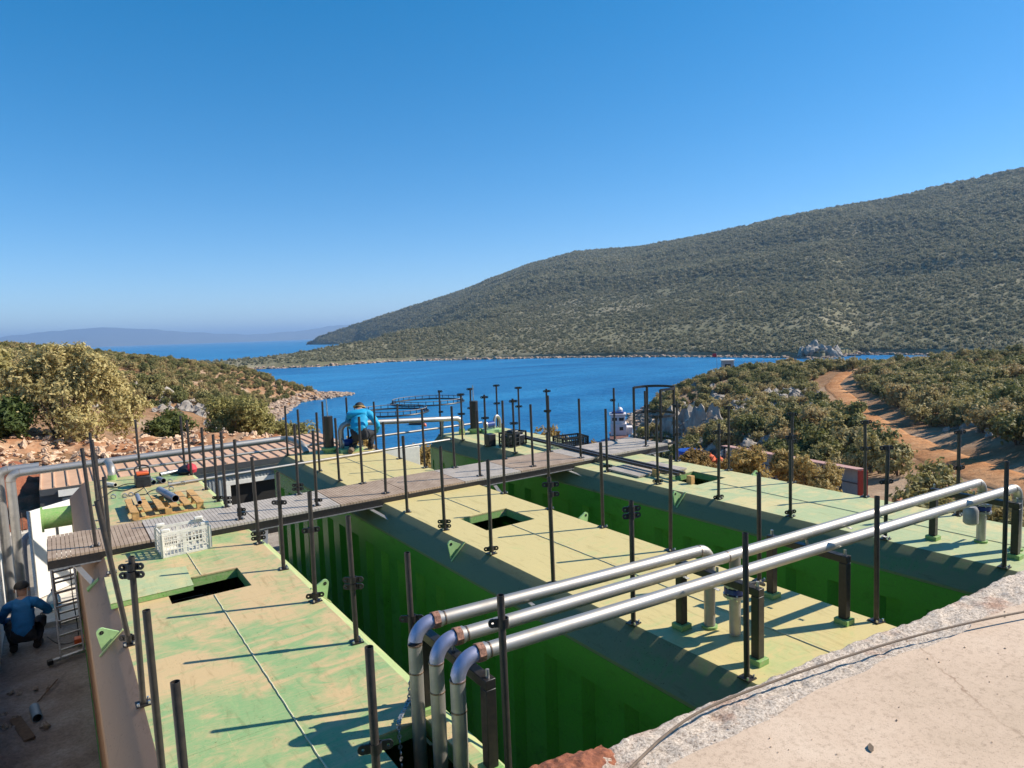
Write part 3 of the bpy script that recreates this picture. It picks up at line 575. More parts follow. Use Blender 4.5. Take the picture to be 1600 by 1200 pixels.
# shoreline rocks: points where the terrain crosses the sea
gx2, gy2, g = spots(30, 140, 60, 212, 1.1, 97); hh2 = height(gx2, gy2); sel = (hh2 > SEA-.5) & (hh2 < SEA+1.9)
sp = np.stack([gx2[sel], gy2[sel], np.maximum(hh2[sel], SEA)+.1], 1)
sp2 = GB[8:17, :, :].reshape(-1, 3); sp2 = sp2[(sp2[:, 2] > SEA-.6) & (sp2[:, 2] < SEA+2.6)]; sp2 = sp2+g.normal(size=sp2.shape)*np.array([1.2, 1.2, .25])
SRK = individuals('shore_rock', ROCKT, sp[:40], .6+.6*g.random(40), g.random(40)*6.28, 'tan boulder on the waterline of the left headland point', 'rock', 'boulders on the waterline')
allp = np.concatenate([sp[40:], sp2]); s3 = np.r_[.45+.8*g.random(len(sp)-40), .8+1.5*g.random(len(sp2))**2]
scatter_gn('shore_rocks', allp, g.random(len(allp))*6.28, s3, g.integers(0, 3, len(allp)).astype(np.int32), SRK[:3], 'broken tan rock along the waterline of the bay', 'rocks')
# ---- headland scrub
def tri_sample(G, n, seed):
    g = np.random.default_rng(seed); a = G[:-1, :-1].reshape(-1, 3); b = G[1:, :-1].reshape(-1, 3); c = G[1:, 1:].reshape(-1, 3); e = G[:-1, 1:].reshape(-1, 3)
    ar = np.linalg.norm(np.cross(c-a, b-e), axis=1)*.5
    cen = (a+c)/2; w = ar/np.maximum(np.hypot(cen[:, 0], cen[:, 1]), 100)**.6; w /= w.sum(); k = g.choice(len(a), n, p=w); u = g.random((n, 1)); v = g.random((n, 1))
    return (a[k]*(1-u)+b[k]*u)*(1-v)+(e[k]*(1-u)+c[k]*u)*v, g
p1, g1 = tri_sample(GB[11:], 26000, 3); p2, g2 = tri_sample(GA[:nt+1], 90000, 4)
p1 = p1[p1[:, 2] > SEA+2.2]; p2 = p2[p2[:, 2] > SEA+3]
pp = np.concatenate([p1, p2]); dd = np.hypot(pp[:, 0], pp[:, 1]); g = np.random.default_rng(5)
cl = fbm(pp[:, 0]/40, pp[:, 1]/40, 3, 9); cl2 = fbm(pp[:, 0]/150, pp[:, 1]/150, 3, 19); kp = g.random(len(pp)) < np.clip(1.05+cl*1.0+cl2*.8, .4, 1); pp = pp[kp]; dd = dd[kp]; cl2 = cl2[kp]
fs_ = (.85+1.35*g.random(len(pp))**2.2)*np.clip(dd/620, .8, 1.6)*(1+.5*cl2)
fb = []
for i in range(4):
    o = bpy.data.objects.new('far_bush', FARM[i]); COL.objects.link(o); o.location = pp[i]; o.scale = (fs_[i],)*3
    tag(o, 'single dark bush on the big headland across the bay', 'bush', 'bushes on the headland'); fb.append(o)
pp[:, 2] -= .3
scatter_gn('headland_scrub', pp[4:], g.random(len(pp)-4)*6.28, fs_[4:], g.integers(0, 4, len(pp)-4).astype(np.int32), fb, 'dark green maquis scrub covering the big headland across the bay', 'scrub')
# ---- larger bushes near the buildings
def big_bush(label, loc, R, H, n, leaf, mat, seed, trunk=True, lobes=None, asp=2.4, shell=.5):
    t = thing('wild_olive_bush' if mat == 'leaf_olive' else ('dry_bush' if mat == 'leaf_dry' else 'green_bush'), label, 'bush', loc, deck=False)
    Lb = lobes or shrub_lobes(seed, R, H, 12); v, f = leaf_cloud(n, Lb, leaf, asp, .15, seed+1, shell)
    me = foliage_mesh('crown', [(v, f, 0)], [mat]); o = bpy.data.objects.new('crown', me); COL.objects.link(o); o.parent = t
    tw = twigs(16, H*.75, R*.8, seed+2, .012+.012*R); b = bpy.data.objects.new('trunk', tw.mesh('trunk', 'bark')); COL.objects.link(b); b.parent = t
    return t
hL = lambda x, y: float(height0(np.array([x]), np.array([y]))[0])
g = np.random.default_rng(2)
lob = [(0, 0, 1.3, .8), (-.75, .1, 1.65, .6), (.6, 0, 1.8, .65), (.1, .2, 2.2, .55), (-.5, 0, 2.3, .45), (1.2, .1, 1.3, .55), (1.35, -.2, .7, .5), (-1.15, 0, .9, .5), (.3, -.6, .6, .6), (.75, -.4, 2.2, .4), (-.1, -.3, 2.55, .3), (1.05, 0, 1.9, .38), (-1.0, -.2, 2.0, .3), (.4, 0, 2.6, .28), (1.7, 0, 1.0, .35)]
big_bush('tall yellow-green wild olive bush left of the brown metal roof', (.30, 24.6, hL(.30, 24.6)-.15), 1.9, 3.0, 28000, .048, 'leaf_olive', 1000, lobes=[tuple(v*1.12 for v in q) for q in lob])
big_bush('dark green bush at the foot of the tall wild olive', (-1.35, 24.0, hL(-1.35, 24.0)), .8, 1.4, 9000, .06, 'leaf_green', 1010)
big_bush('yellow-green olive bush at the left edge of the picture', (-2.4, 27.0, hL(-2.4, 27.0)), 1.5, 2.9, 11000, .06, 'leaf_olive', 1020)
big_bush('rounded tan olive bush behind the right end of the brown roof', (5.55, 25.6, hL(5.55, 25.6)-.1), 1.25, 2.1, 16000, .05, 'leaf_olive', 1030)
big_bush('low green bush between the two big olive bushes', (3.3, 25.6, hL(3.3, 25.6)-.1), .9, 1.2, 7000, .055, 'leaf_green', 1040)
big_bush('sparse pale bush right of the tan olive bush', (7.3, 25.0, hL(7.3, 25.0)-.2), .9, 1.35, 4500, .05, 'leaf_olive', 1050)
big_bush('low yellow bush behind the black cylinder of the middle far tank', (8.6, 22.8, -1.75), .8, 1.0, 4500, .05, 'leaf_dry', 1060)
big_bush('dry yellow bush behind the white parapet wall', (9.3, 18.6, -1.6), .9, .75, 4500, .05, 'leaf_dry', 1070)
big_bush('dry orange-yellow bush behind the black crate on the right far tank', (13.4, 18.0, -1.75), .75, 1.35, 5200, .05, 'leaf_dry', 1080)
big_bush('small dry tuft right of the orange-yellow bush', (14.9, 17.0, -1.75), .6, .7, 2500, .05, 'leaf_dry', 1085)
for i, (x, y, z, R, H, lb) in enumerate(((22.8, 19.6, -4.1, 1.05, 1.9, 'dry yellow bush below the orange buoys'), (23.9, 18.3, -4.5, 1.25, 2.5, 'tall dry yellow bush left of the red-roofed shed'), (25.8, 17.4, -4.6, .65, 2.3, 'narrow dry bush in front of the red shed roof'), (25.2, 15.7, -4.75, 1.1, 2.3, 'broad dry yellow bush covering the middle of the red-roofed shed'))):
    big_bush(lb, (x, y, z), R, H, 7000, .065, 'leaf_dry', 1100+10*i)
# rubble stones on the soil bank
g = np.random.default_rng(13); n = 900; rx_ = g.uniform(-4.5, 6.5, n); ry_ = 20.9+g.random(n)**1.3*5.2
hh = np.array([float(v) for v in height0(rx_, ry_)]); rp = np.stack([rx_, ry_, hh+.2+fbm(rx_/1.6, ry_/1.6, 5, 61)*.5], 1); rs = .06+.17*g.random(n)**2.4
od = np.argsort(-rs); rr_ = g.random(n)*6.28
ru = individuals('rubble_stone', RUB, rp[od[:90]], rs[od[:90]], rr_[od[:90]], 'orange-tinted limestone block lying on the soil bank', 'stone', 'blocks on the soil bank')
scatter_gn('rubble', rp[od[90:]], rr_[od[90:]], rs[od[90:]], (np.arange(n-90) % 5).astype(np.int32), ru[:5], 'loose stone rubble spread over the orange soil bank', 'rubble')
# ---------------------------------------------------------------- yard, slab, walls (deck coordinates)
FL = -2.6
yx, yy = np.meshgrid(np.r_[np.arange(-1.3, .3, .05), np.arange(.3, 13.6, .5)], np.arange(1.5, 20.9, .06), indexing='ij')
yz = FL+fbm(yx/.5, yy/.5, 4, 5)*.05+np.clip(fbm(yx/.12, yy/.12, 3, 8)-.25, 0, 1)*.06+np.clip((-.55-yx)/.6, 0, 1)*np.clip(1-np.abs(yy-10.4)/2.2, 0, 1)*.22*(1+fbm(yx/.15, yy/.15, 3, 4))
structure(grid_obj('yard_ground', yx, yy, yz, 'yard'), True)
mb = MB(); mb.box(-1.6, 13.6, 1.5, 19.4, -9.5, FL-.12); structure(mb.build('yard_platform', 'concrete_wall'), True)
# terrace slab the picture is taken from; broken outer edge
E0 = Vector((1.51, 2.10)); E1 = Vector((5.42, 1.81)); ed = (E1-E0).normalized(); en = Vector((ed.y, -ed.x))   # en points to the camera side
SL = .9
us = np.arange(-4, 14, .018); vb = np.arange(0, .34, .014)
U_, V_ = np.meshgrid(us, vb, indexing='ij')
wob = fbm(us/.9, us*0, 4, 14)*.035+fbm(us/.09, us*0+3, 3, 15)*.012
bw = .29+fbm(us/.5, us*0+9, 4, 17)*.09
f = (V_/V_.max()); vv = wob[:, None]+f*(bw-wob)[:, None]
z = SL-.004+ (fbm(U_/.05, V_/.05, 4, 18)*.020+fbm(U_/.25, V_/.25, 3, 19)*.016)*np.clip((1-f)*3, .12, 1)-np.clip(1-f*7, 0, 1)**2*.05-.012*np.clip((1-f)*2, 0, 1)
BX = E0.x+ed.x*U_+en.x*vv; BY = E0.y+ed.y*U_+en.y*vv
structure(grid_obj('terrace_broken_edge', BX, BY, z, 'slabedge'), True)
mb = MB(); ins = bw
vs = []; 
for i in range(0, len(us), 3):
    a = E0+ed*us[i]+en*ins[i]*.985; b = E0+ed*us[i]+en*9.0
    vs += [(a.x, a.y, SL+.003), (b.x, b.y, SL+.003), (a.x, a.y, SL-.03)]
n3 = len(vs)//3
mb.add(vs, [(3*i, 3*i+3, 3*i+4, 3*i+1) for i in range(n3-1)]+[(3*i+2, 3*i+5, 3*i+3, 3*i) for i in range(n3-1)])
structure(mb.build('terrace', 'slab'), True)
mb = MB(); a = E0+ed*-4+en*.07; b = E0+ed*14+en*.07
mb.add([(a.x, a.y, SL-.03), (b.x, b.y, SL-.03), (b.x, b.y, -9.5), (a.x, a.y, -9.5)], [(0, 1, 2, 3)]); structure(mb.build('terrace_wall', 'concrete_wall'), True)
# patch of red earth spilled on the broken edge
g = np.random.default_rng(3); px_, py_ = np.meshgrid(np.linspace(-.55, .26, 60), np.linspace(-.02, .17, 20), indexing='ij')
qx = E0.x+ed.x*px_+en.x*py_+.05; qy = E0.y+ed.y*px_+en.y*py_; r_ = np.clip(1-((px_+.12)/.42)**2-((py_-.06)/.12)**2, 0, 1)
qz = SL-.035+np.sqrt(r_)*.055+fbm(px_/.03, py_/.03, 4, 23)*.02
structure(grid_obj('spilled_red_earth', qx, qy, qz, 'redsoil'), True)
# hose lying along the slab edge
hp = [(1.5, 1.80, .93), (1.77, 1.87, .92), (2.04, 1.93, .925), (2.31, 1.955, .925), (2.71, 1.91, .93), (3.12, 1.84, .935), (3.57, 1.74, .945), (4.01, 1.62, .95), (4.45, 1.48, .95), (5.2, 1.22, .94), (6.5, .7, .93)]
def smooth(pts, k=6):
    P = [Vector(p) for p in pts]; out = []
    for i in range(len(P)-1):
        p0 = P[max(i-1, 0)]; p1 = P[i]; p2 = P[i+1]; p3 = P[min(i+2, len(P)-1)]
        for j in range(k):
            t = j/k; out.append(.5*((2*p1)+(p2-p0)*t+(2*p0-5*p1+4*p2-p3)*t*t+(3*p1-p0-3*p2+p3)*t**3))
    return out+[P[-1]]
single(MB().tube(smooth(hp), .006, 8), 'hose', 'hose', 'thin brown hose lying along the broken edge of the pink terrace', 'hose', (3, 1.85, .9))
# left white wall
w = thing('boundary_wall', 'white rendered wall along the left edge of the yard', 'wall', (-1.2, 10, FL)); mb = MB(); mb.box(-1.32, -1.04, 1.5, 16.0, FL-.1, .35); mb.build('wall_panel', 'white', w, .01)
mb = MB(); mb.box(-1.345, -1.015, 1.5, 16.0, .352, .40); mb.build('coping', 'concrete_wall', w, .008)
# low beige retaining wall with rebar behind the yard
w = thing('retaining_wall', 'low beige concrete retaining wall with rebar at the far left', 'wall', (-.6, 17.2, FL)); mb = MB(); mb.box(-2.6, -.42, 17.1, 17.35, FL-.1, -1.35); mb.build('wall_panel', 'concrete_wall', w, .015)
for x in (-.72, -.45, -.2): mb = MB(); mb.tube([(x, 17.2, -1.36), (x+.01, 17.2, -.95)], .008, 6); mb.build('rebar', 'weld', w)
rx2, ry2 = np.meshgrid(np.arange(-3.2, -.38, .07), np.arange(17.3, 21.5, .07), indexing='ij')
structure(grid_obj('red_earth_bank', rx2, ry2, -1.45+(ry2-17.3)*.21+fbm(rx2/.5, ry2/.5, 5, 77)*.42, 'redsoil'), True)
# concrete plinth on which the water bottle stands
mb = MB(); mb.box(-.80, 0.14, 14.7, 17.05, FL-.05, FL+.1); mb.build
structure(mb.build('concrete_step', 'concrete_wall'), True)
# parapet beyond the tanks
w = thing('parapet_wall', 'low white parapet wall beyond the gap between the far ends of the middle and right tanks', 'wall', (8, 15.6, FL)); mb = MB(); mb.box(5.9, 7.6, 15.5, 15.68, FL-.1, -.42); mb.build('wall_panel', 'white', w, .01)
# ---------------------------------------------------------------- tanks
DX, DZ_, FH = .25, .25, .32
def sheet(mb, x0, x1, y0, y1, holes, z, th=.012):
    xs = sorted({x0, x1, *[v for h in holes for v in h[:2] if x0 < v < x1]}); ys = sorted({y0, y1, *[v for h in holes for v in h[2:] if y0 < v < y1]})
    solid = {}
    for i in range(len(xs)-1):
        for j in range(len(ys)-1):
            cx, cy = (xs[i]+xs[i+1])/2, (ys[j]+ys[j+1])/2
            solid[i, j] = not any(h[0] < cx < h[1] and h[2] < cy < h[3] for h in holes)
    for (i, j), s in solid.items():
        if not s: continue
        a, b, c, d = xs[i], xs[i+1], ys[j], ys[j+1]
        mb.add([(a, c, z), (b, c, z), (b, d, z), (a, d, z)], [(0, 1, 2, 3)])
        for di, dj, e in ((-1, 0, [(a, c), (a, d)]), (1, 0, [(b, d), (b, c)]), (0, -1, [(b, c), (a, c)]), (0, 1, [(a, d), (b, d)])):
            if not solid.get((i+di, j+dj), False):
                (p, q) = e; mb.add([(*p, z), (*p, z-th), (*q, z-th), (*q, z)], [(0, 1, 2, 3)])
def tank(label, xl, xr, y0, y1, top, holes, splits, seed, shl='shoulder', lugsL=(), lugsR=(), rot=0):
    t = thing('tank_container', label, 'tank', ((xl+xr)/2, (y0+y1)/2, FL), 'long green treatment tanks'); xm = (xl+xr)/2; t.rotation_euler = (0, 0, rot)
    ysp = [y0]+list(splits)+[y1]
    for i in range(len(ysp)-1):
        for a, b in ((xl, xm-.002), (xm+.002, xr)):
            mb = MB(); sheet(mb, a, b, ysp[i]+.0015, ysp[i+1]-.0015, holes, 0.0); mb.build('roof_panel', top, t)
    mb = MB(); sheet(mb, xl, xr, y0, y1, holes, -.014); mb.build('roof_underlay', 'rail', t)
    # weld bead along the seam
    pts = []; g = np.random.default_rng(seed); yv = y0+.02
    segs = []; cur = []
    while yv < y1:
        inh = any(h[0] < xm < h[1] and h[2]-.01 < yv < h[3]+.01 for h in holes)
        if inh:
            if len(cur) > 2: segs.append(cur)
            cur = []
        else: cur.append((xm+g.normal()*.0018, yv, .003))
        yv += .06
    if len(cur) > 2: segs.append(cur)
    mb = MB()
    for s_ in segs: mb.tube(s_, .0062, 6)
    mb.build('weld_seam', 'weldline', t)
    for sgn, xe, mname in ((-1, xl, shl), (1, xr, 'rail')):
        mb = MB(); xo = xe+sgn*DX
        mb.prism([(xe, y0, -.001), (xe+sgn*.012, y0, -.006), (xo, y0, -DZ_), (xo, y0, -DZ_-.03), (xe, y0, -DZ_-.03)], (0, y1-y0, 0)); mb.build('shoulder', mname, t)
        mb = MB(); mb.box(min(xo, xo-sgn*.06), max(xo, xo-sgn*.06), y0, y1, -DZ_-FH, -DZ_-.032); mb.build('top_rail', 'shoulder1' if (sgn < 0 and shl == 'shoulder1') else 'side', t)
        # corrugated wall
        mb = MB(); prof = []; y = y0+.12; dpt = .085
        prof.append((xo-sgn*.012, y0+.1))
        while y < y1-.5:
            prof += [(xo-sgn*.012, y), (xo-sgn*.012, y+.27), (xo-sgn*dpt, y+.30), (xo-sgn*dpt, y+.46), (xo-sgn*.012, y+.56)]; y += .56
        prof.append((xo-sgn*.012, y1-.1))
        n = len(prof); zt, zb = -DZ_-FH-.002, FL+.16
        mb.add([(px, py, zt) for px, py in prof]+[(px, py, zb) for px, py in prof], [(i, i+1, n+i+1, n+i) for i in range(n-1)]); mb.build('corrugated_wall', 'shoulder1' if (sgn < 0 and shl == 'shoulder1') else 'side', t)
        mb = MB(); mb.box(min(xo, xo-sgn*.09), max(xo, xo-sgn*.09), y0, y1, FL+.02, FL+.158); mb.build('bottom_rail', 'side', t)
        for ya, yb in ((y0-.002, y0+.1), (y1-.1, y1+.002)):
            mb = MB(); mb.box(min(xo+sgn*.003, xo-sgn*.1), max(xo+sgn*.003, xo-sgn*.1), ya, yb, FL+.01, -DZ_-.033); mb.build('corner_post', 'side', t)
    for ya in (y0+.012, y1-.012):
        mb = MB(); mb.prism([(xl-.0, ya-.01, -.004), (xr, ya-.01, -.004), (xr+DX-.004, ya-.01, -DZ_), (xr+DX-.004, ya-.01, FL+.02), (xl-DX+.004, ya-.01, FL+.02), (xl-DX+.004, ya-.01, -DZ_)], (0, .02, 0)); mb.build('end_wall', 'side', t)
    for h in holes:   # coaming below each opening
        mb = MB(); a, b, c, d = h[:4]; zt, zb = -.006, -.11
        for q in ((a-.012, a, c, d), (b, b+.012, c, d), (a-.012, b+.012, c-.012, c), (a-.012, b+.012, d, d+.012)): mb.box(*q, zb, zt-.01)
        mb.build('hatch_coaming', 'paint', t)
    for (yy_, side) in [(v, -1) for v in lugsL]+[(v, 1) for v in lugsR]:
        xe = xl if side < 0 else xr; p = Vector((xe+side*.10, yy_, -.11)); mb = MB()
        # lifting lug: triangular plate standing off the shoulder, with a hole, plus a doubler strip
        nrm = Vector((side*.707, 0, .707)); al = Vector((0, 1, 0)); dn = Vector((side*.707, 0, -.707))
        tip = p+nrm*.13-dn*.03; poly = [p-dn*.11]+[tip+(-dn*math.cos(a)+nrm*math.sin(a))*.042 for a in np.linspace(.0, math.pi-.5, 9)]+[p+dn*.11]
        th = al*.02; mb.prism([q-th/2 for q in poly], th); lg = mb.build('lifting_lug', 'lug', t)
        mb = MB(); mb.ring(tip, al, .004, .018, .026, 16); mb.build('lug_eye', 'black', lg)
        mb = MB(); mb.bar(p-dn*.15-al*.06+nrm*.008, p+dn*.13-al*.06+nrm*.008, .022, .03, nrm); mb.build('doubler_strip', 'rail', t)
    return t
HOLE1 = (.82, 1.58, 7.35, 8.02); HOLE1B = (1.56, 1.935, 2.2, 4.06)
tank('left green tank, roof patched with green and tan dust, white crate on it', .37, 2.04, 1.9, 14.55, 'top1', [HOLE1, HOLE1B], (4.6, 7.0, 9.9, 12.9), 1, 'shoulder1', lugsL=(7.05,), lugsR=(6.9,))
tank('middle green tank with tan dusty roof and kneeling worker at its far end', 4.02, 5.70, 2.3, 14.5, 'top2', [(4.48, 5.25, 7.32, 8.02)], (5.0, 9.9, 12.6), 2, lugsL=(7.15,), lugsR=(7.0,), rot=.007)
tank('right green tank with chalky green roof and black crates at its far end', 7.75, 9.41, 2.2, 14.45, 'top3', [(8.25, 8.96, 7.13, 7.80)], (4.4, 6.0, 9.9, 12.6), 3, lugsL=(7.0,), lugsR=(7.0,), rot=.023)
# hatch cover slid aside on the left tank before the walkway
mb = MB(); c = [(.31, 8.46), (1.09, 8.26), (1.06, 7.59), (.31, 7.58)]
hc = thing('hatch_cover', 'green steel hatch cover slid half off the left opening', 'hatch cover', (.7, 8.0, .012))
mb.prism([(x, y, .058) for x, y in c], (0, 0, .006)); mb.build('cover_plate', 'top3', hc, .002)
for i in range(4):
    a, b = Vector((*c[i], .03)), Vector((*c[(i+1) % 4], .03)); mid = Vector((.69, 7.97, .03)); d = (b-a).normalized(); o = ((mid-(a+b)/2)).normalized()*.006
    mb = MB(); mb.bar(a+o+d*.003, b+o-d*.003, .006, .050); mb.build('cover_rim', 'paint', hc)
# green flanged nozzle on the left tank beyond the walkway
nz = thing('flanged_nozzle', 'large bright green flanged pipe stub on the left of the left tank beyond the walkway', 'pipe', (-.05, 13.9, -.45)); mb = MB(); mb.tube([(.3, 13.9, -.42), (-.30, 13.9, -.42)], .17, 28); mb.build('pipe_stub', 'paint', nz); mb = MB(); mb.ring((-.30, 13.9, -.42), (1, 0, 0), .13, .215, .03, 28); mb.build('flange', 'paint', nz)
# ---------------------------------------------------------------- walkway
wk = thing('walkway', 'long raised walkway of grey and rust-brown gratings crossing between the tank rows', 'walkway', (5, 10.1, .05))
X0, X1, YN, YF = -.2, 10.15, 9.47, 10.56
for y in (YN+.03, YF-.03): mb = MB(); mb.box(X0, X1, y-.03, y+.03, -.035, .068); mb.build('side_beam', 'black', wk, .004)
mb = MB(); mb.box(X0, X1, YN-.035, YN-.002, -.035, -.028); mb.build('beam_flange', 'zinc', wk)
for x in np.arange(X0+.03, X1, 1.03): mb = MB(); mb.box(x-.03, x+.03, YN+.062, YF-.062, -.03, .066); mb.build('cross_beam', 'black', wk)
edges = [X0, .88, 2.15, 3.34, 4.42, 5.43, 6.55, 7.95, 9.05, X1]; cols = ['grate_brown', 'grate_grey', 'grate_grey', 'grate_brown', 'grate_brown', 'grate_grey', 'grate_brown', 'grate_grey', 'grate_grey']
for i in range(len(edges)-1):
    a, b = edges[i]+.006, edges[i+1]-.006; mb = MB(); n = int((b-a)/.045); st = (b-a)/n
    for k in range(n): mb.box(a+k*st+.0028, a+(k+1)*st-.0028, YN+.004, YF-.004, .07, .10)
    for y in np.linspace(YN+.12, YF-.12, 5): mb.box(a, b, y-.012, y+.012, .069, .097)
    mb.build('grating', cols[i], wk)
for (bx, by, cx_, cy_) in ((2.16, 9.1, 2.28, YN), (3.92, 9.0, 3.78, YN), (5.86, 9.0, 6.0, YN), (7.7, 8.95, 7.56, YN), (.22, 9.0, .08, YN), (9.6, 9.0, 9.74, YN)):
    mb = MB(); mb.bar((bx, by, -.15), (cx_, cy_+.03, -.045), .06, .012); br = mb.build('bracket', 'steel_dirty', wk)
    mb = MB(); sg_ = 1 if cx_ > bx else -1; mb.bar((bx-sg_*.06, by-.05, -.10), (bx+sg_*.06, by-.05, -.20), .10, .03); mb.build('bracket_pad', 'paint', br)
mb = MB(); mb.bar((9.3, YN-.01, -.1), (9.7, YN-.01, .05), .04, .01); mb.build('stiffener', 'black', wk)
# grating sheets lying loose on the right tank
for i, (x0, x1, y0, y1, lb) in enumerate(((7.92, 8.42, 8.05, 8.86, 'grey grating sheet lying at the near left corner of the right tank'), (8.46, 8.95, 7.92, 8.72, 'grey grating sheet lying right of the first loose sheet'))):
    mb = MB(); n = 13
    for k in range(n): mb.box(x0+(x1-x0)*k/n+.003, x0+(x1-x0)*(k+1)/n-.003, y0, y1, .012, .04)
    for y in np.linspace(y0+.05, y1-.05, 5): mb.box(x0, x1, y-.006, y+.006, .006, .036)
    single(mb, 'loose_grating', 'grate_grey', lb, 'grating', ((x0+x1)/2, (y0+y1)/2, 0))
# two long black steel bars laid across the walkway
for i, dx in enumerate((0, .09)):
    mb = MB(); a = Vector((8.40+dx, 12.3, .13)); b = Vector((8.22+dx*1.5, 7.45, .125)); mb.bar(a, b, .05, .04)
    single(mb, 'steel_bar', 'blackdusty', ('left' if i == 0 else 'right')+' of two long black steel bars laid across the walkway', 'bar', (8.3+dx, 10, .13), 'steel bars laid across the walkway')
# wooden blocks by the right hatch
for i, (x, y, lb) in enumerate(((8.22, 7.95, 'small pine block beside the loose grating'), (8.27, 7.25, 'small pine block at the corner of the right hatch'))):
    mb = MB(); mb.box(x-.04, x+.04, y-.05, y+.05, .0, .13); single(mb, 'wood_block', 'wood', lb, 'wood block', (x, y, 0), bevel=.004)
# ---------------------------------------------------------------- handrail posts
def clamp_mesh(mb, z, double=False, side=0, face=(.56, .83)):
    fx, fy = face[1], -face[0]   # ears spread sideways to the viewer
    nv = Vector((face[0], face[1], 0)); u = Vector((fx, fy, 0))
    for zz in ((z+.03, z-.03) if double else (z,)):
        mb.ring((0, 0, zz), (0, 0, 1), .0245, .031, .05, 14)
        for s_ in ((1,) if side > 0 else (-1,) if side < 0 else (-1, 1)):
            c = u*s_*.062; off = nv*(.006 if s_ > 0 else -.006)
            mb.ring(Vector((0, 0, zz))+c+off, nv, .0075, .026, .010, 14)
            mb.bar(Vector((0, 0, zz))+u*s_*.024+off, Vector((0, 0, zz))+u*s_*.05+off, .010, .050, (0, 0, 1))
POLE = {}
def pole_mesh(h, lean=None):
    lean = lean or (random.uniform(-.012, .012), random.uniform(-.012, .012))
    mb = MB(); mb.tube([(0, 0, .012), (lean[0]*h, lean[1]*h, h)], .0215, 14, cap=False); mb.tube([(lean[0]*h, lean[1]*h, h), (0, 0, .012)], .0185, 14, cap=False)
    mb.ring((lean[0]*h, lean[1]*h, h), (lean[0], lean[1], 1), .0185, .0215, .004, 14)
    return mb.mesh('pole', 'blackdusty')
bp = MB(); bp.box(-.05, .05, -.05, .05, 0, .010); BPM = bp.mesh('base_plate', 'black')
nt_ = MB()
for s_ in ((.035, .035), (-.035, -.035), (.035, -.035)): nt_.tube([(s_[0], s_[1], .008), (s_[0], s_[1], .03)], .009, 6)
NTM = nt_.mesh('nuts', 'bolt'); CL = {}
pm_cache = [pole_mesh(1.1, (random.uniform(-.012, .012), random.uniform(-.012, .012))) for _ in range(10)]
ORD = ['first', 'second', 'third', 'fourth', 'fifth', 'sixth', 'seventh', 'eighth', 'ninth']
def post(x, y, z, label, clamps=(), h=1.1, plate=True, lean=None, group='handrail posts'):
    t = thing('handrail_post', label, 'post', (x, y, z), group); t.rotation_euler = (0, 0, random.uniform(-.25, .25))
    me = pole_mesh(h, lean) if (lean or abs(h-1.1) > .03) else random.choice(pm_cache)
    o = bpy.data.objects.new('pole', me); COL.objects.link(o); o.parent = t
    if plate:
        o = bpy.data.objects.new('base_plate', BPM); COL.objects.link(o); o.parent = t
        n_ = bpy.data.objects.new('nuts', NTM); COL.objects.link(n_); n_.parent = o
    for c in clamps:
        zz, dbl, sd = (c+(0,))[:3] if len(c) == 2 else c
        key = (dbl, sd)
        if key not in CL: mb = MB(); clamp_mesh(mb, 0, dbl, sd); CL[key] = mb.mesh('clamp', 'black')
        o = bpy.data.objects.new('clamp', CL[key]); COL.objects.link(o); o.parent = t; o.location = (0, 0, zz)
    return t
D_, S_ = True, False
def row(desc, pts, frm='walkway'):
    for i, p in enumerate(pts):
        post(p[0], p[1], p[2] if len(p) > 2 and p[2] is not None else .001, '%s post from the %s on the %s' % (ORD[i], frm, desc), p[3] if len(p) > 3 else (), p[4] if len(p) > 4 else 1.1, True, p[5] if len(p) > 5 else None)
row('right edge of the left tank before the walkway', [(2.0, 8.74, None, ((.1, D_),)), (1.99, 7.62, None, ((.76, S_),)), (1.98, 6.5, None, ((.06, S_), (.72, S_))), (1.98, 5.42, None, ((.52, D_),)), (1.97, 4.27, None, ((.62, S_),)), (2.0, 3.12, None, ((1.0, S_, -1),), 1.16)])
row('left edge of the left tank before the walkway', [(.40, 8.77, None, ()), (.385, 6.62, None, ((.06, S_),), 1.3, (-.11, -.02)), (.37, 5.47, None, ((1.0, D_),)), (.36, 4.35, None, ()), (.37, 3.35, None, ())])
post(1.18, 3.05, .001, 'post standing at the bottom edge of the picture on the left tank before the walkway', ((.62, S_),), 1.14)
row('left edge of the middle tank before the walkway', [(4.07, 8.79), (4.08, 7.7, None, ((.08, D_),)), (4.06, 6.54, None, ((.06, S_),)), (4.07, 5.38, None, ((1.03, S_), (.93, S_, 1))), (4.06, 4.22, None, ((1.0, D_),)), (4.07, 3.05)])
row('right edge of the middle tank before the walkway', [(5.70, 8.73), (5.70, 7.57), (5.71, 6.46), (5.71, 5.31), (5.71, 4.13), (5.71, 2.96)])
row('left edge of the right tank before the walkway', [(7.87, 8.76, None, ((.1, S_),)), (7.87, 7.57, None, ((.05, S_), (1.08, S_))), (7.87, 6.38, None, ((.03, S_), (.98, S_))), (7.87, 5.22, None, ((.06, S_), (1.05, S_))), (7.88, 4.0, None, ((1.08, S_), (.68, S_))), (7.90, 2.81)])
row('right edge of the right tank before the walkway', [(9.38, 8.53, None, ((1.02, S_), (.5, S_))), (9.45, 7.44, None, ((1.08, S_), (.62, S_))), (9.46, 6.25, None, ((1.08, S_), (.66, S_))), (9.47, 5.1, None, ((1.08, S_), (.7, S_))), (9.47, 3.9, None, ((1.08, S_), (.62, S_)))])
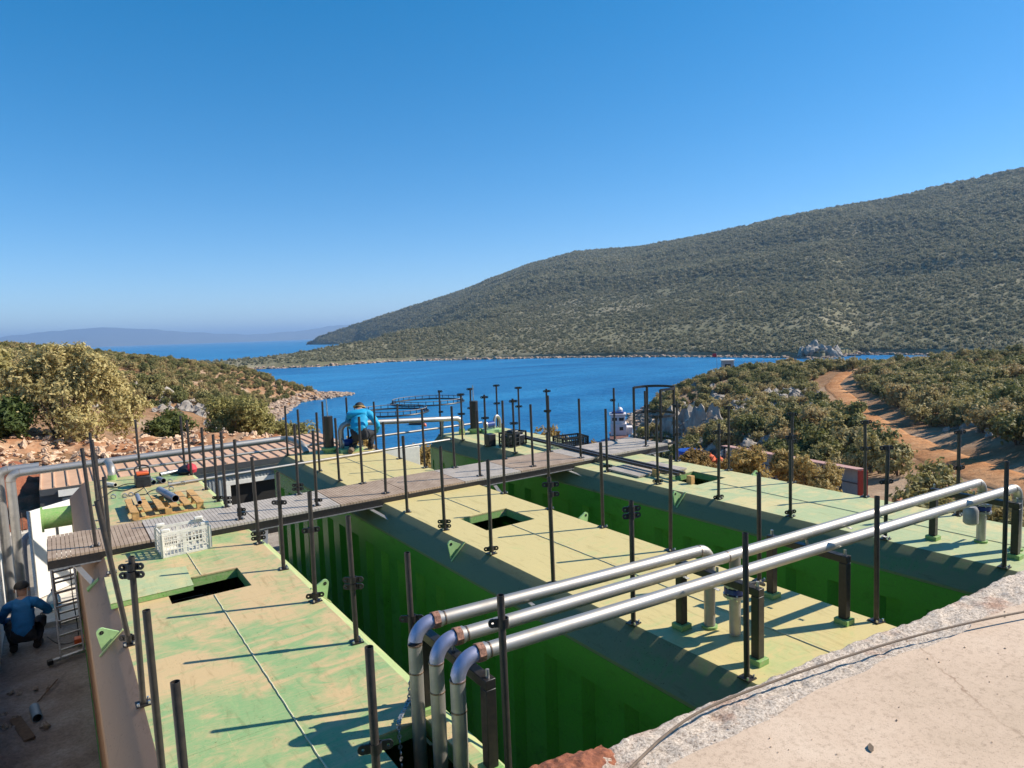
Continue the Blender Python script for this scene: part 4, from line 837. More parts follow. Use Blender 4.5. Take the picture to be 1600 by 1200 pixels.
row('near side of the walkway', [(.3, 9.66, .1, (), 1.22, (-.04, 0)), (1.99, 9.68, .1, ((.1, D_, 1),)), (3.05, 9.66, .1, ((.08, S_, 1),)), (4.12, 9.64, .1), (5.82, 9.64, .1), (6.91, 9.63, .1), (7.99, 9.61, .1, ((.1, S_, 1),)), (9.64, 9.58, .1, ((.8, S_, 1),))], 'left')
row('far side of the walkway', [(.45, 10.48, .1, (), 1.2, (-.05, 0)), (1.98, 10.5, .1, ((.1, D_, 1),)), (3.04, 10.5, .1, ((.12, D_),)), (4.09, 10.5, .1), (5.82, 10.5, .1), (6.89, 10.5, .1), (7.93, 10.47, .1, ((.8, S_, -1),)), (9.64, 10.48, .1, ((.85, S_, -1),))], 'left')
row('left edge of the left tank beyond the walkway', [(.45, 11.4, None, (), .95), (.46, 12.45, None, (), 1.15)])
row('right edge of the left tank beyond the walkway', [(2.03, 11.35, None, ((.06, S_),), 1.06), (2.03, 12.34, None, (), 1.06), (2.04, 13.8, None, (), 1.03), (2.03, 14.45, None, ((.03, S_),), 1.05)])
post(1.27, 14.48, .001, 'post at the middle of the far end of the left tank beyond the walkway', (), 1.05)
row('left edge of the middle tank beyond the walkway', [(4.01, 11.37), (4.01, 12.4), (4.02, 13.55, None, (), 1.05), (4.0, 14.4, None, (), 1.05)])
row('right edge of the middle tank beyond the walkway', [(5.62, 11.28), (5.62, 12.39), (5.63, 13.55, None, (), 1.05)])
post(4.8, 14.42, .001, 'post behind the black cylinder of the middle tank beyond the walkway', (), 1.06); post(5.35, 14.42, .001, 'post behind the kneeling worker in turquoise', (), 1.12)
row('left edge of the right tank beyond the walkway', [(7.66, 11.29, None, ((1.05, S_), (.6, S_))), (7.65, 12.37, None, ((1.05, S_), (.6, S_))), (7.62, 13.33, None, ((1.04, S_), (.6, S_)), 1.06), (7.62, 14.36, None, ((1.04, S_, 1), (.55, S_, 1)), 1.06)])
row('right edge of the right tank beyond the walkway', [(9.24, 12.25, None, ((1.05, S_), (.6, S_))), (9.25, 13.4, None, ((1.05, S_), (.6, S_)), 1.05), (9.22, 14.32, None, ((1.05, S_), (.6, S_)), 1.07)])
post(8.49, 14.38, .001, 'post at the middle of the far end of the right tank beyond the walkway', ((1.02, S_), (.55, S_)), 1.04)
# ladder cage at the right end of the walkway
cg = thing('ladder_cage', 'black hooped ladder cage standing at the right end of the walkway', 'ladder', (10.25, 10.0, .1))
YA, YB, XC = 9.66, 10.42, 10.2
for (x, y) in ((XC-.05, YB), (XC-.05, YA), (XC+.32, YB-.02), (XC+.38, YA+.04)):
    mb = MB(); mb.bar((x, y, -.6), (x, y, 1.18), .055, .02, (1, 0, 0)); mb.build('cage_bar', 'black', cg)
for z in (1.17, .62, .05):
    pts = [(XC-.05, YB, z)]+[Vector((XC+.2+.40*math.sin(a), 10.04+.40*math.cos(a), z)) for a in np.linspace(-.2, math.pi+.2, 18)]+[(XC-.05, YA, z)]
    mb = MB()
    for a, b in zip(pts[:-1], pts[1:]): mb.bar(a, b, .010, .05)
    mb.build('hoop', 'black', cg)

# loose grit and a dry leaf on the terrace
g = np.random.default_rng(29); n = 260; gu = g.uniform(-.3, 4.6, n); gv = .18+g.random(n)**1.8*1.1
gp = np.stack([E0.x+ed.x*gu+en.x*gv, E0.y+ed.y*gu+en.y*gv, np.full(n, SL+.006)], 1); gp = np.array([tuple(DECK @ Vector(p)) for p in gp])
scatter_gn('grit', gp, g.random(n)*6.28, .0025+.006*g.random(n)**3, (np.arange(n) % 5).astype(np.int32), ru[:5], 'loose stone grit lying along the broken edge of the terrace', 'grit')
lf = [(0, 0, 0), (.012, .010, .004), (.034, .012, .008), (.058, .004, .005), (.034, -.010, .006), (.012, -.009, .002)]
mb = MB(); ca, sa = math.cos(.5), math.sin(.5); mb.prism([(2.62+x*ca-y*sa, 1.37+x*sa+y*ca, SL+.006+z) for x, y, z in lf], (0, 0, .0012)); single(mb, 'dry_leaf', 'oldwood', 'dry brown leaf lying on the pink terrace', 'leaf', (2.62, 1.37, SL+.006))
# ---------------------------------------------------------------- pipes
def pipe_thing(label, loc, name='steel_pipe', group=None): return thing(name, label, 'pipe', loc, group)
PR = .047
def run(parent, pts, mat='steel', r=PR, name='pipe_run', n=18): return MB().tube(pts, r, n).build(name, mat, parent)
def collar(parent, p, axis, r=PR, w=.009, mat='weld', name='weld_ring', extra=.0025):
    a = Vector(axis).normalized(); p = Vector(p); return MB().tube([p-a*w/2, p+a*w/2], r+extra, 20).build(name, mat, parent)
XV = 1.86
specs = [('back', 4.0, (4.52, 3.77), .70), ('middle', 3.70, (8.58, 3.29), .70), ('front', 3.43, (8.58, 2.95), .70)]
for nm, yv, (xe, ye), zz in specs:
    t = pipe_thing({'back': 'shortest of three stainless pipes, ending in an elbow on the middle tank', 'middle': 'middle one of three stainless pipes, with a tee above the middle tank', 'front': 'frontmost of three long stainless pipes crossing the tanks'}[nm], (XV, yv, 0), group='stainless pipes crossing the tanks')
    a0 = Vector((XV+.13, yv-.01, zz)); a1 = Vector((xe-.12, ye+.005, zz)); d = (a1-a0).normalized()
    run(t, [(XV, yv, -1.2), (XV, yv, zz-.15-.17)]); run(t, [(XV, yv, zz-.15-.168), (XV, yv, zz-.132)], 'steel_dirty', PR*.995, 'pipe_spool')
    el = [Vector((XV, yv, zz-.13))]+[a0+(-d)*.13*math.sin(a)*1.0+Vector((0, 0, -.13+.13*math.cos(a))) for a in np.linspace(math.pi/2, 0, 9)]
    run(t, el, 'steel_warm', PR*1.005, 'elbow'); collar(t, (XV, yv, zz-.13), (0, 0, 1)); collar(t, (XV, yv, zz-.32), (0, 0, 1))
    mb = MB(); mb.tube([a0+d*.0, a0+d*.045], PR+.012, 8); mb.build('union_nut', 'copper', t); collar(t, a0+d*.055, d, extra=.007, w=.02, mat='steel_dirty', name='union_ring'); collar(t, a0+d*.085, d, extra=.003)
    run(t, [a0+d*.04, a1])
    e2 = [a1+d*.12*math.sin(a)+Vector((0, 0, -.12+.12*math.cos(a))) for a in np.linspace(0, math.pi/2, 9)]
    run(t, e2, 'steel', PR*1.005, 'elbow'); collar(t, a1, d, extra=.002); top = e2[-1]; collar(t, top, (0, 0, 1), extra=.002)
    run(t, [top, (top.x, top.y, .02)], 'steel_dirty')
    collar(t, (top.x, top.y, .012), (0, 0, 1), w=.02, extra=.02, mat='paint', name='base_flange')
    L = (a1-a0).length
    for s_ in ((.30,) if nm == 'back' else (.30, .62)):
        p = a0+d*(L*s_); mb = MB(); mb.bar(p+Vector((0, -PR-.004, -.03)), p+Vector((0, -PR-.05, -.035)), .03, .004); mb.build('clip_tab', 'zinc', t)
    if nm == 'middle':   # tee with butterfly valve above the middle tank, and valve at the end
        for (px, pb) in ((4.56, True), (None, False)):
            p = a0+d*((px-a0.x)/d.x) if px else top
            if px:
                collar(t, p-d*.10, d, extra=.002); collar(t, p+d*.10, d, extra=.002); run(t, [p, p-Vector((0, 0, .2))], 'steel', PR*.98, 'tee_branch')
                run(t, [p-Vector((0, 0, .19)), (p.x, p.y, .02)], 'steel_dirty')
            zc = .40
            mb = MB(); mb.tube([(p.x, p.y, zc-.02), (p.x, p.y, zc+.02)], .088, 22); v = mb.build('valve_body', 'bluevalve', t)
            for zq in (zc-.045, zc+.045): MB().tube([(p.x, p.y, zq-.012), (p.x, p.y, zq+.012)], .095, 22).build('flange', 'zinc', t)
            for a in range(6):
                mb = MB(); mb.tube([(p.x+.075*math.cos(a), p.y+.075*math.sin(a), zc-.075), (p.x+.075*math.cos(a), p.y+.075*math.sin(a), zc+.075)], .007, 6); mb.build('flange_bolt', 'bolt', t)
            mb = MB(); mb.tube(smooth([(p.x+.08, p.y-.02, zc), (p.x+.16, p.y-.03, zc+.015), (p.x+.26, p.y-.03, zc+.0), (p.x+.36, p.y-.02, zc-.045)]), [.016]*19, 8); mb.build('valve_lever', 'black', v)
            if px is None:
                mb = MB(); mb.box(p.x+.03, p.x+.06, p.y-.12, p.y-.09, zc+.05, zc+.20); mb.build('lever_grip', 'orange', v, .004)
                mb = MB(); mb.lathe((p.x-.20, p.y+.03, zc-.16), [(.055, 0), (.075, .02), (.075, .16), (.055, .2)], 16); mb.build('actuator', 'steel_dirty', t)
# support frames
def frame(label, x, ya, yb, h=.60):
    t = thing('pipe_support', label, 'support', (x, (ya+yb)/2, 0), 'black pipe support frames')
    for y in (ya, yb):
        mb = MB(); mb.box(x-.035, x+.035, y-.035, y+.035, .05, h-.062); lg = mb.build('leg', 'black', t, .004)
        mb = MB(); mb.box(x-.06, x+.06, y-.06, y+.06, .0, .048); mb.build('foot_pad', 'paint', t, .003)
    mb = MB(); mb.box(x-.035, x+.035, min(ya, yb)-.035, max(ya, yb)+.035, h-.06, h); mb.build('crossbeam', 'black', t, .004)
    for y in np.linspace(ya, yb, 3): mb = MB(); mb.tube([(x, y, h), (x, y, h+.05)], .012, 8); mb.build('pipe_saddle', 'zinc', t)
    return t
frame('left pipe support frame on the middle tank', 4.32, 3.90, 3.14); frame('right pipe support frame on the middle tank', 5.47, 3.82, 3.11); frame('pipe support frame on the right tank', 8.28, 3.66, 2.85); frame('pipe support frame at the right edge of the left tank', 1.99, 4.12, 3.30)
# chain hanging by the first pipe
ch = thing('chain', 'steel chain hanging into the opening beside the first vertical pipe', 'chain', (1.80, 4.2, 0))
cp = smooth([(1.95, 4.30, .16), (1.90, 4.24, .05), (1.80, 4.14, .03), (1.74, 4.06, .01), (1.72, 4.0, -.2), (1.72, 4.0, -.55)], 7)
for i, (a, b) in enumerate(zip(cp[:-1], cp[1:])):
    a, b = Vector(a), Vector(b); mb = MB(); d = (b-a).normalized(); mb.ring((a+b)/2, d.cross(Vector((1, .3, .2)) if i % 2 else Vector((.2, 1, .1))), .007, .016, .008, 10); mb.build('link', 'zinc', ch)
# ---- far pipework
def pipe_path(label, loc, pts, r, mat='steel', extras=None):
    t = pipe_thing(label, loc); run(t, pts, mat, r); return t
t = pipe_thing('large grey pipe running in front of the brown metal roof', (-.7, 15.3, .2))
run(t, [(-.74, 15.3, -2.45), (-.74, 15.3, .06)], 'steel_dirty', .075); run(t, arc((-.60, 15.3, .06), .14, math.pi, math.pi/2, (1, 0, 0), (0, 0, 1)), 'steel_dirty', .077, 'elbow'); run(t, [(-.60, 15.3, .20), (4.15, 15.42, .20)], 'steel_dirty', .07)
collar(t, (-.6, 15.3, .2), (1, 0, 0), .07); collar(t, (-.74, 15.3, .06), (0, 0, 1), .075)
run(t, [(.80, 15.32, .20), (.80, 14.55, .22)], 'steel', .065, 'branch'); run(t, arc((.80, 14.55, .09), .13, math.pi/2, math.pi, (0, 1, 0), (0, 0, 1)), 'steel', .066, 'elbow'); run(t, [(.80, 14.42, .10), (.80, 14.42, .06)], 'steel', .065, 'stub'); MB().tube([(.80, 14.42, 0), (.80, 14.42, .09)], .075, 18).build('socket', 'paint', t)
run(t, [(4.13, 15.42, .2)]+[(4.15+.16*math.sin(a), 15.42-.5*(1-math.cos(a))*.6, .2-.0) for a in (.6, 1.2)]+[(4.36, 14.7, .18), (4.37, 14.45, .12), (4.38, 14.36, .02)], 'steel', .066, 'elbow')
t2 = pipe_thing('second grey vertical pipe at the left edge of the yard', (-.9, 15.5, .2)); run(t2, [(-.92, 15.55, -2.45), (-.92, 15.55, .10)], 'steel_dirty', .075); run(t2, arc((-.78, 15.55, .10), .14, math.pi, math.pi/2, (1, 0, 0), (0, 0, 1)), 'steel_dirty', .077, 'elbow'); run(t2, [(-.78, 15.55, .24), (-.3, 15.56, .24)], 'steel_dirty', .07)
t3 = pipe_thing('thin upper rail pipe behind the far tanks', (5, 14.6, .1)); run(t3, [(.9, 14.62, .12), (9.0, 14.72, .10)], 'steel', .026)
t4 = pipe_thing('thin pipe crossing low over the far ends of the left and middle tanks', (4, 13.3, .03)); run(t4, [(1.55, 13.05, .032), (7.45, 13.45, .034)], 'steel', .026)
t5 = pipe_thing('bent grey pipe running from the kneeling worker to the right tank', (6.5, 14.0, .5))
pp_ = [(5.05, 14.05, .03), (5.05, 14.05, .42)]+[(5.05+.16*(1-math.cos(a)), 14.05, .42+.16*math.sin(a)) for a in np.linspace(.3, math.pi/2, 5)]+[(7.85, 14.02, .40)]+[(7.85+.16*math.sin(a), 14.02, .40-.16*(1-math.cos(a))) for a in np.linspace(.3, math.pi/2, 5)]+[(8.01, 14.02, .12)]
run(t5, pp_, 'steel_dirty', .06); MB().tube([(8.01, 14.02, .0), (8.01, 14.02, .14)], .075, 18).build('socket', 'paint', t5)
mb = MB(); mb.bar((7.52, 14.1, -.02), (7.50, 14.02, .38), .05, .02); mb.build('bracket', 'zinc', t5)
# black vertical cylinders with rods on the far tanks
for (x, y, lb) in ((4.80, 14.1, 'black vertical cylinder with a thin rod on the far end of the middle tank'), (8.32, 13.95, 'black vertical cylinder with a thin rod on the far end of the right tank')):
    t = thing('vertical_cylinder', lb, 'cylinder', (x, y, 0), 'black vertical cylinders'); mb = MB(); mb.lathe((x, y, .12), [(.10, 0), (.10, .655), (.095, .66)], 22); mb.build('cylinder_body', 'black', t)
    mb = MB(); mb.tube([(x, y, .78), (x-.01, y, 1.16)], .012, 8); mb.build('rod', 'zinc', t); mb = MB(); mb.lathe((x, y, .07), [(.17, 0), (.17, .04), (.11, .05)], 22); mb.build('base_flange', 'paint', t); mb = MB(); mb.lathe((x, y, 0), [(.12, 0), (.12, .07)], 20); mb.build('nozzle', 'paint', t)
    mb = MB(); mb.box(x+.14, x+.62, y-.34, y+.06, .0, .07); mb.build('skid_plate', 'lug', t, .004)
    pu = MB(); pu.tube([(x+.24, y-.12, .18), (x+.46, y-.12, .18)], .08, 16); pm = pu.build('pump_motor', 'bluevalve', t); mb = MB(); mb.ring((x+.24, y-.12, .18), (1, 0, 0), .02, .095, .03, 18); mb.build('pump_flange', 'zinc', pm)
    mb = MB(); mb.tube(smooth([(x+.5, y-.1, .08), (x+.5, y-.1, .26), (x+.58, y-.08, .36), (x+.68, y-.06, .28), (x+.70, y-.06, .06)]), .035, 10); mb.build('pump_pipe', 'steel', t)
# ---------------------------------------------------------------- crates
def crate(name, label, loc, sx, sy, sz, mat, rz, rows, colsx, colsy, wall=.012, group=None, scoop=False):
    t = thing(name, label, 'crate', loc, group); L = Vector(loc)
    def bx(mb, a, b, c, d, e, f): mb.box(L.x+a, L.x+b, L.y+c, L.y+d, L.z+e, L.z+f)
    mb = MB(); bx(mb, -sx/2, sx/2, -sy/2, sy/2, 0, .012); mb.build('floor', mat, t)
    for sgn in (-1, 1):
        for ax, l, n in (('x', sx, colsx), ('y', sy, colsy)):
            mb = MB(); o = (sy if ax == 'x' else sx)/2*sgn; q = (o-wall, o) if sgn > 0 else (o, o+wall)
            for k in range(rows+1):
                z = .014+(sz-.05)*k/rows; hh = .012 if k < rows else .034
                (bx(mb, -l/2, l/2, q[0], q[1], z, z+hh) if ax == 'x' else bx(mb, q[0], q[1], -l/2+.001, l/2-.001, z, z+hh))
            for k in range(n+1):
                c = -l/2+.006+(l-.012)*k/n; w_ = .022 if k in (0, n, n//2) else .005; i_ = .002
                (bx(mb, c-w_, c+w_, q[0]+i_, q[1]-i_, .013, sz-.01) if ax == 'x' else bx(mb, q[0]+i_, q[1]-i_, c-w_, c+w_, .013, sz-.01))
            mb.build('side_wall', mat, t)
        if scoop:
            mb = MB(); bx(mb, (sx/2-.05)*sgn-.05, (sx/2-.05)*sgn+.05, -sy/2+.01, -sy/2+.05, sz, sz+.04); bx(mb, (sx/2-.05)*sgn-.05, (sx/2-.05)*sgn+.05, sy/2-.05, sy/2-.01, sz, sz+.04); mb.build('corner_horn', mat, t, .01)
    t.rotation_euler = (0, 0, rz); return t
crate('plastic_crate', 'white slatted plastic crate standing by the walkway on the left tank', (1.20, 9.12, .002), .54, .38, .30, 'whiteplastic', .05, 4, 13, 9, scoop=True)
crate('plastic_crate', 'black plastic crate filled with parts on the far end of the right tank', (8.10, 12.0, .002), .50, .36, .30, 'blackplastic', .35, 3, 4, 3, .014)
crate('plastic_crate', 'low black slatted crate beyond the walkway on the far end of the right tank', (9.0, 11.15, .002), .62, .42, .20, 'blackplastic', -.15, 3, 12, 8, .012)
mb = MB(); mb.box(7.88, 8.32, 11.85, 12.15, .02, .24); mb.box(8.0, 8.2, 11.9, 12.1, .24, .33); single(mb, 'crate_contents', 'blackplastic', 'dark parts heaped inside the filled black crate', 'parts', (8.1, 12, .02), bevel=.03)
mb = MB(); mb.box(7.62, 7.80, 12.2, 12.4, .0, .26); single(mb, 'black_box', 'blackplastic', 'small black box left of the filled black crate', 'box', (7.7, 12.3, 0), bevel=.01)
# pallet and loose items on the far end of the left tank
pl = thing('wooden_pallet', 'pine pallet lying on the far end of the left tank behind the walkway', 'pallet', (1.25, 11.5, 0))
for y in (11.06, 11.5, 11.92): mb = MB(); mb.box(.80, 1.78, y-.045, y+.045, .0, .018); mb.build('bottom_board', 'wood', pl)
for i, x in enumerate(np.linspace(.85, 1.72, 6)): mb = MB(); mb.box(x-.05, x+.05, 11.02, 11.97, .10, .122); mb.build('deck_board', 'wood', pl, .003)
for x in (.86, 1.29, 1.72):
    for y in (11.07, 11.5, 11.91): mb = MB(); mb.box(x-.045, x+.045, y-.045, y+.045, .02, .099); mb.build('block', 'wood', pl)
def hollow(label, a, b, r, mat, name='pvc_pipe', deck=True):
    a, b = Vector(a), Vector(b); t = thing(name, label, 'pipe', tuple((a+b)/2), deck=deck); MB().tube([a, b], r, 20, cap=False).build('outer_wall', mat, t); MB().tube([b, a], r*.88, 20, cap=False).build('inner_wall', 'dark', t)
    MB().ring(a, b-a, r*.88, r, .004, 20).build('rim', mat, t); MB().ring(b, b-a, r*.88, r, .004, 20).build('rim', mat, t); return t
hollow('fat grey plastic pipe lying on the pallet', (1.30, 12.05, .175), (1.42, 11.25, .175), .055, 'pvc'); hollow('slim grey plastic pipe at the left of the pallet', (.98, 12.0, .155), (.96, 11.45, .155), .032, 'pvc')
hollow('short grey pipe piece right of the battery charger', (1.34, 13.62, .05), (1.36, 13.36, .05), .045, 'pvc'); hollow('second short grey pipe piece beside the charger', (1.47, 13.62, .05), (1.52, 13.38, .05), .045, 'pvc'); hollow('white plastic elbow piece near the green socket', (.66, 13.95, .035), (.80, 13.7, .035), .035, 'whiteplastic')
hollow('grey pipe offcut with bent end on the far end of the left tank', (1.55, 14.05, .04), (1.98, 14.2, .04), .04, 'zinc')
ct = thing('battery_charger', 'black and orange machine with carrying handle on the far end of the left tank', 'machine', (1.2, 13.4, 0)); mb = MB(); mb.box(1.08, 1.32, 13.28, 13.56, .0, .20); mb.build('body', 'blackplastic', ct, .02); mb = MB(); mb.box(1.10, 1.30, 13.34, 13.52, .202, .255); mb.build('top_cover', 'orange', ct, .015); mb = MB(); mb.tube(smooth([(1.10, 13.35, .2), (1.09, 13.37, .33), (1.2, 13.42, .37), (1.31, 13.37, .33), (1.30, 13.35, .2)]), .014, 8); mb.build('handle', 'blackplastic', ct)
bg_ = thing('tool_bag', 'dark bag with a red flap at the far corner of the left tank', 'bag', (2.0, 13.95, 0)); mb = MB(); mb.lathe((1.98, 13.98, 0), [(.13, 0), (.16, .06), (.12, .13), (.04, .17)], 14); mb.build('bag_body', 'blackplastic', bg_); mb = MB(); mb.lathe((2.06, 13.92, .03), [(.09, 0), (.11, .06), (.08, .13), (.02, .17)], 12); mb.build('bag_flap', 'red', bg_)
g = np.random.default_rng(4)
for i, ptsc in enumerate(([(1.1, 13.4, .02), (.9, 13.2, .012), (.75, 13.35, .012), (.6, 13.0, .012), (.5, 12.9, .012)], [(1.1, 13.5, .05), (.95, 13.75, .012), (.8, 13.6, .012), (.62, 13.75, .012), (.5, 13.5, .012)], [(1.25, 13.3, .03), (1.1, 13.0, .012), (1.0, 12.8, .012), (1.15, 12.65, .012), (1.3, 12.9, .012), (1.7, 13.1, .012)])):
    single(MB().tube(smooth(ptsc), .008, 6), 'power_cable', 'rubber', ['black cable running left from the charger to the tank edge', 'black cable curling towards the green socket', 'black cable looping right in front of the charger'][i], 'cable', ptsc[1])
for i, (x, y) in enumerate(((.70, 12.75), (.86, 12.68), (.95, 12.7), (1.55, 12.7), (1.78, 13.0), (1.62, 13.35))):
    t = thing('pipe_clamp', 'small steel pipe clamp lying on the far end of the left tank', 'clamp', (x, y, 0), 'loose pipe clamps on the far end of the left tank'); MB().ring((x, y, .03), (.3, 1, .2), .03, .042, .025, 14).build('clamp_ring', 'zinc', t)
# ---------------------------------------------------------------- building with brown roof
bd = thing('metal_building', 'grey sheet-metal building with brown ribbed roof behind the far tanks', 'building', (2.6, 18.5, FL))
BX0, BX1, BY0, BY1, ZE, ZR = -.36, 6.7, 17.7, 20.6, -.60, -.58
n = 28
for i in range(n):
    a = BX0+(BX1-BX0)*i/n; b = BX0+(BX1-BX0)*(i+1)/n; mb = MB()
    y0_, y1_ = BY0-.10, BY1
    mb.add([(a+.001, y0_, ZE), (b-.001, y0_, ZE), (b-.001, y1_, ZR), (a+.001, y1_, ZR), (a+.001, y0_, ZE-.01), (b-.001, y0_, ZE-.01), (b-.001, y1_, ZR-.01), (a+.001, y1_, ZR-.01)], [(0, 1, 2, 3), (7, 6, 5, 4), (0, 4, 5, 1), (1, 5, 6, 2), (2, 6, 7, 3), (3, 7, 4, 0)])
    o = mb.build('roof_sheet', 'roofbrown', bd); mb = MB(); mb.prism([(a-.022, y0_, ZE+.001), (a-.012, y0_, ZE+.032), (a+.012, y0_, ZE+.032), (a+.022, y0_, ZE+.001)], (0, y1_-y0_, ZR-ZE)); mb.build('rib', 'roofbrown', o)
mb = MB(); mb.box(BX0-.02, BX1, BY0-.13, BY0-.105, ZE-.14, ZE-.005); mb.build('eave_flashing', 'darkgrey', bd); mb = MB(); mb.box(BX0, BX1, BY0-.02, BY0, ZE-.26, ZE-.142); mb.build('eave_panel', 'greysheet', bd)
def wall_sheets(x0, x1, z0, z1, mat='greysheet'):
    w_ = .3; k = max(1, int((x1-x0)/w_)); 
    for i in range(k):
        a = x0+(x1-x0)*i/k; b = x0+(x1-x0)*(i+1)/k; mb = MB(); mb.box(a+.002, b-.002, BY0, BY0+.03, z0, z1)
        for q in np.linspace(a+.04, b-.04, 4): mb.box(q-.012, q+.012, BY0-.012, BY0-.0005, z0, z1)
        mb.build('wall_sheet', mat, bd)
wall_sheets(BX0, 3.35, FL, ZE-.262); wall_sheets(5.35, BX1, FL, ZE-.262); wall_sheets(3.35, 5.35, -1.05, ZE-.262)
mb = MB(); mb.box(BX0, BX1, BY1-.05, BY1, FL, ZR-.02); mb.box(BX0, BX0+.04, BY0+.04, BY1-.06, FL, ZR-.02); mb.box(BX1-.04, BX1, BY0+.04, BY1-.06, FL, ZR-.02); mb.build('rear_wall', 'darkgrey', bd)
dr = MB(); dr.box(3.35, 3.47, BY0-.03, BY0+.05, FL, -1.16); dr.box(5.23, 5.35, BY0-.03, BY0+.05, FL, -1.16); dr.box(3.35, 5.35, BY0-.03, BY0+.05, -1.16, -1.052); dr.build('door_frame', 'white', bd, .004)
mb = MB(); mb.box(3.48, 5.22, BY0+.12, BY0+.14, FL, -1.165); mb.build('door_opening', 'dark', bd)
mb = MB(); mb.lathe((4.7, BY0-.10, -.92), [(.02, -.05), (.14, -.04), (.15, 0), (.14, .04), (.02, .05)], 16); mb.build('wall_lamp', 'blond', bd)
mb = MB(); mb.box(BX0-.03, .0, BY0-.05, BY0-.022, -1.4, ZE-.15); mb.build('corner_cladding', 'darkgrey', bd); mb = MB(); mb.box(.02, .6, BY0-.075, BY0-.052, -1.6, -.85); mb.build('notice_sheet', 'cardgrey', bd); mb = MB(); mb.box(-.02, .42, BY0-.115, BY0-.10, -.42, -.30) if False else mb.box(-.05, .5, BY0-.16, BY0-.135, -.80, -.66); mb.build('label_plate', 'white', bd)
# white door leaf standing open
dl = thing('door_leaf', 'open white insulated door leaf at the far left of the yard', 'door', (-.4, 15.0, FL)); a = Vector((-.56, 16.15, 0)); b = Vector((.12, 16.75, 0)); d = (b-a).normalized(); nn = Vector((d.y, -d.x, 0))*.05
mb = MB(); mb.prism([(a.x, a.y, FL+.12), (b.x, b.y, FL+.12), (b.x, b.y, -.72), (a.x, a.y, -.72)], nn); mb.build('door_panel', 'white', dl, .004); mb = MB(); m_ = a*.4+b*.6; mb.box(m_.x+nn.x-.015, m_.x+nn.x+.02, m_.y+nn.y-.035, m_.y+nn.y-.005, -1.35, -1.15); mb.build('handle', 'darkgrey', dl)
mb = MB(); mb.bar((a.x-.005, a.y, FL+.12), (a.x-.005, a.y, -.72), .012, .06, (nn.x, nn.y, 0)); mb.build('edge_trim', 'zinc', dl)
# aluminium ladder
ld = thing('stepladder', 'aluminium ladder standing against the end of the walkway in the yard', 'ladder', (-.1, 13.0, FL))
A0, A1 = Vector((-.22, 12.98, FL+.1)), Vector((-.25, 13.42, -.72)); B0, B1 = Vector((.10, 13.06, FL+.1)), Vector((.07, 13.50, -.72))
for p, q in ((A0, A1), (B0, B1)): mb = MB(); mb.bar(p, q, .028, .065, (0, 1, .2)); mb.build('stile', 'zinc', ld, .004)
for i in range(8):
    f_ = (i+.4)/8; mb = MB(); mb.bar(A0.lerp(A1, f_), B0.lerp(B1, f_), .03, .03); mb.build('rung', 'zinc', ld)
C0, C1 = Vector((-.20, 14.3, FL+.1)), Vector((-.24, 13.48, -.75)); D0, D1 = Vector((.12, 14.38, FL+.1)), Vector((.08, 13.56, -.75))
for p, q in ((C0, C1), (D0, D1)): mb = MB(); mb.bar(p, q, .028, .055, (0, 1, .2)); mb.build('stile', 'zinc', ld, .004)
for i in range(8):
    f_ = (i+.4)/8; mb = MB(); mb.bar(C0.lerp(C1, f_), D0.lerp(D1, f_), .03, .03); mb.build('rung', 'zinc', ld)
mb = MB(); mb.bar((-.34, 12.95, FL+.07), (.20, 13.09, FL+.07), .07, .05); st_ = mb.build('stabiliser_bar', 'zinc', ld, .004); mb = MB(); mb.bar((-.40, 12.935, FL+.065), (-.33, 12.953, FL+.065), .085, .075); mb.build('rubber_foot', 'rubber', st_)
# yard odds and ends
bt = thing('water_bottle', 'large clear water bottle with blue label standing behind the squatting worker', 'bottle', (-.42, 15.0, FL+.1))
m, nd, ln, b = new_mat('clear_bottle'); b.inputs['Base Color'].default_value = (.75, .85, .92, 1); b.inputs['Roughness'].default_value = .15; b.inputs['Transmission Weight'].default_value = .5; M['bottle'] = m
M['bottlelabel'] = simple('blue_label', (.10, .42, .62), .5)
q = (-.28, 15.3, FL+.1); mb = MB(); mb.lathe(q, [(.10, 0), (.115, .02), (.115, .22), (.09, .30), (.035, .36), (.03, .39)], 18); mb.build('bottle_body', 'bottle', bt); mb = MB(); mb.lathe((q[0], q[1], q[2]+.07), [(.117, 0), (.118, .09)], 18); mb.build('paper_label', 'bottlelabel', bt); mb = MB(); mb.lathe((q[0], q[1], q[2]+.385), [(.033, 0), (.033, .03)], 12); mb.build('cap', 'bluevalve', bt)
mb = MB(); mb.bar((-.78, 11.35, FL+.05), (-.60, 10.62, FL+.05), .13, .03); single(mb, 'plank', 'oldwood', 'weathered plank lying in the yard beside the blue pipe piece', 'plank', (-.7, 11, FL+.05))
hollow('short blue-grey pipe piece lying next to the plank in the yard', (-.56, 11.48, FL+.07), (-.52, 11.12, FL+.07), .06, 'bluepvc')
mb = MB(); mb.tube([(-.52, 11.7, FL+.04), (-.28, 12.25, FL+.05)], .011, 6); single(mb, 'steel_rod', 'weld', 'thin rusty rod lying in the yard', 'rod', (-.4, 12, FL+.04))
for i, (x, y, s_) in enumerate(((-.42, 10.85, .085), (-.75, 11.35, .08), (-.85, 11.1, .10), (-.9, 11.55, .06), (-.86, 12.2, .07), (-.75, 12.1, .06), (-.55, 12.15, .05), (-.93, 10.8, .09), (-.4, 12.05, .04))):
    o = bpy.data.objects.new('yard_stone', ROCKP[i % 4]); COL.objects.link(o); o.location = (x, y, FL+.05); o.scale = (s_,)*3; o.rotation_euler = (i, i*.7, i*1.3); tag(o, 'broken stone lying in the shaded yard near the left wall', 'stone', 'stones in the yard'); deck_objs.append(o)
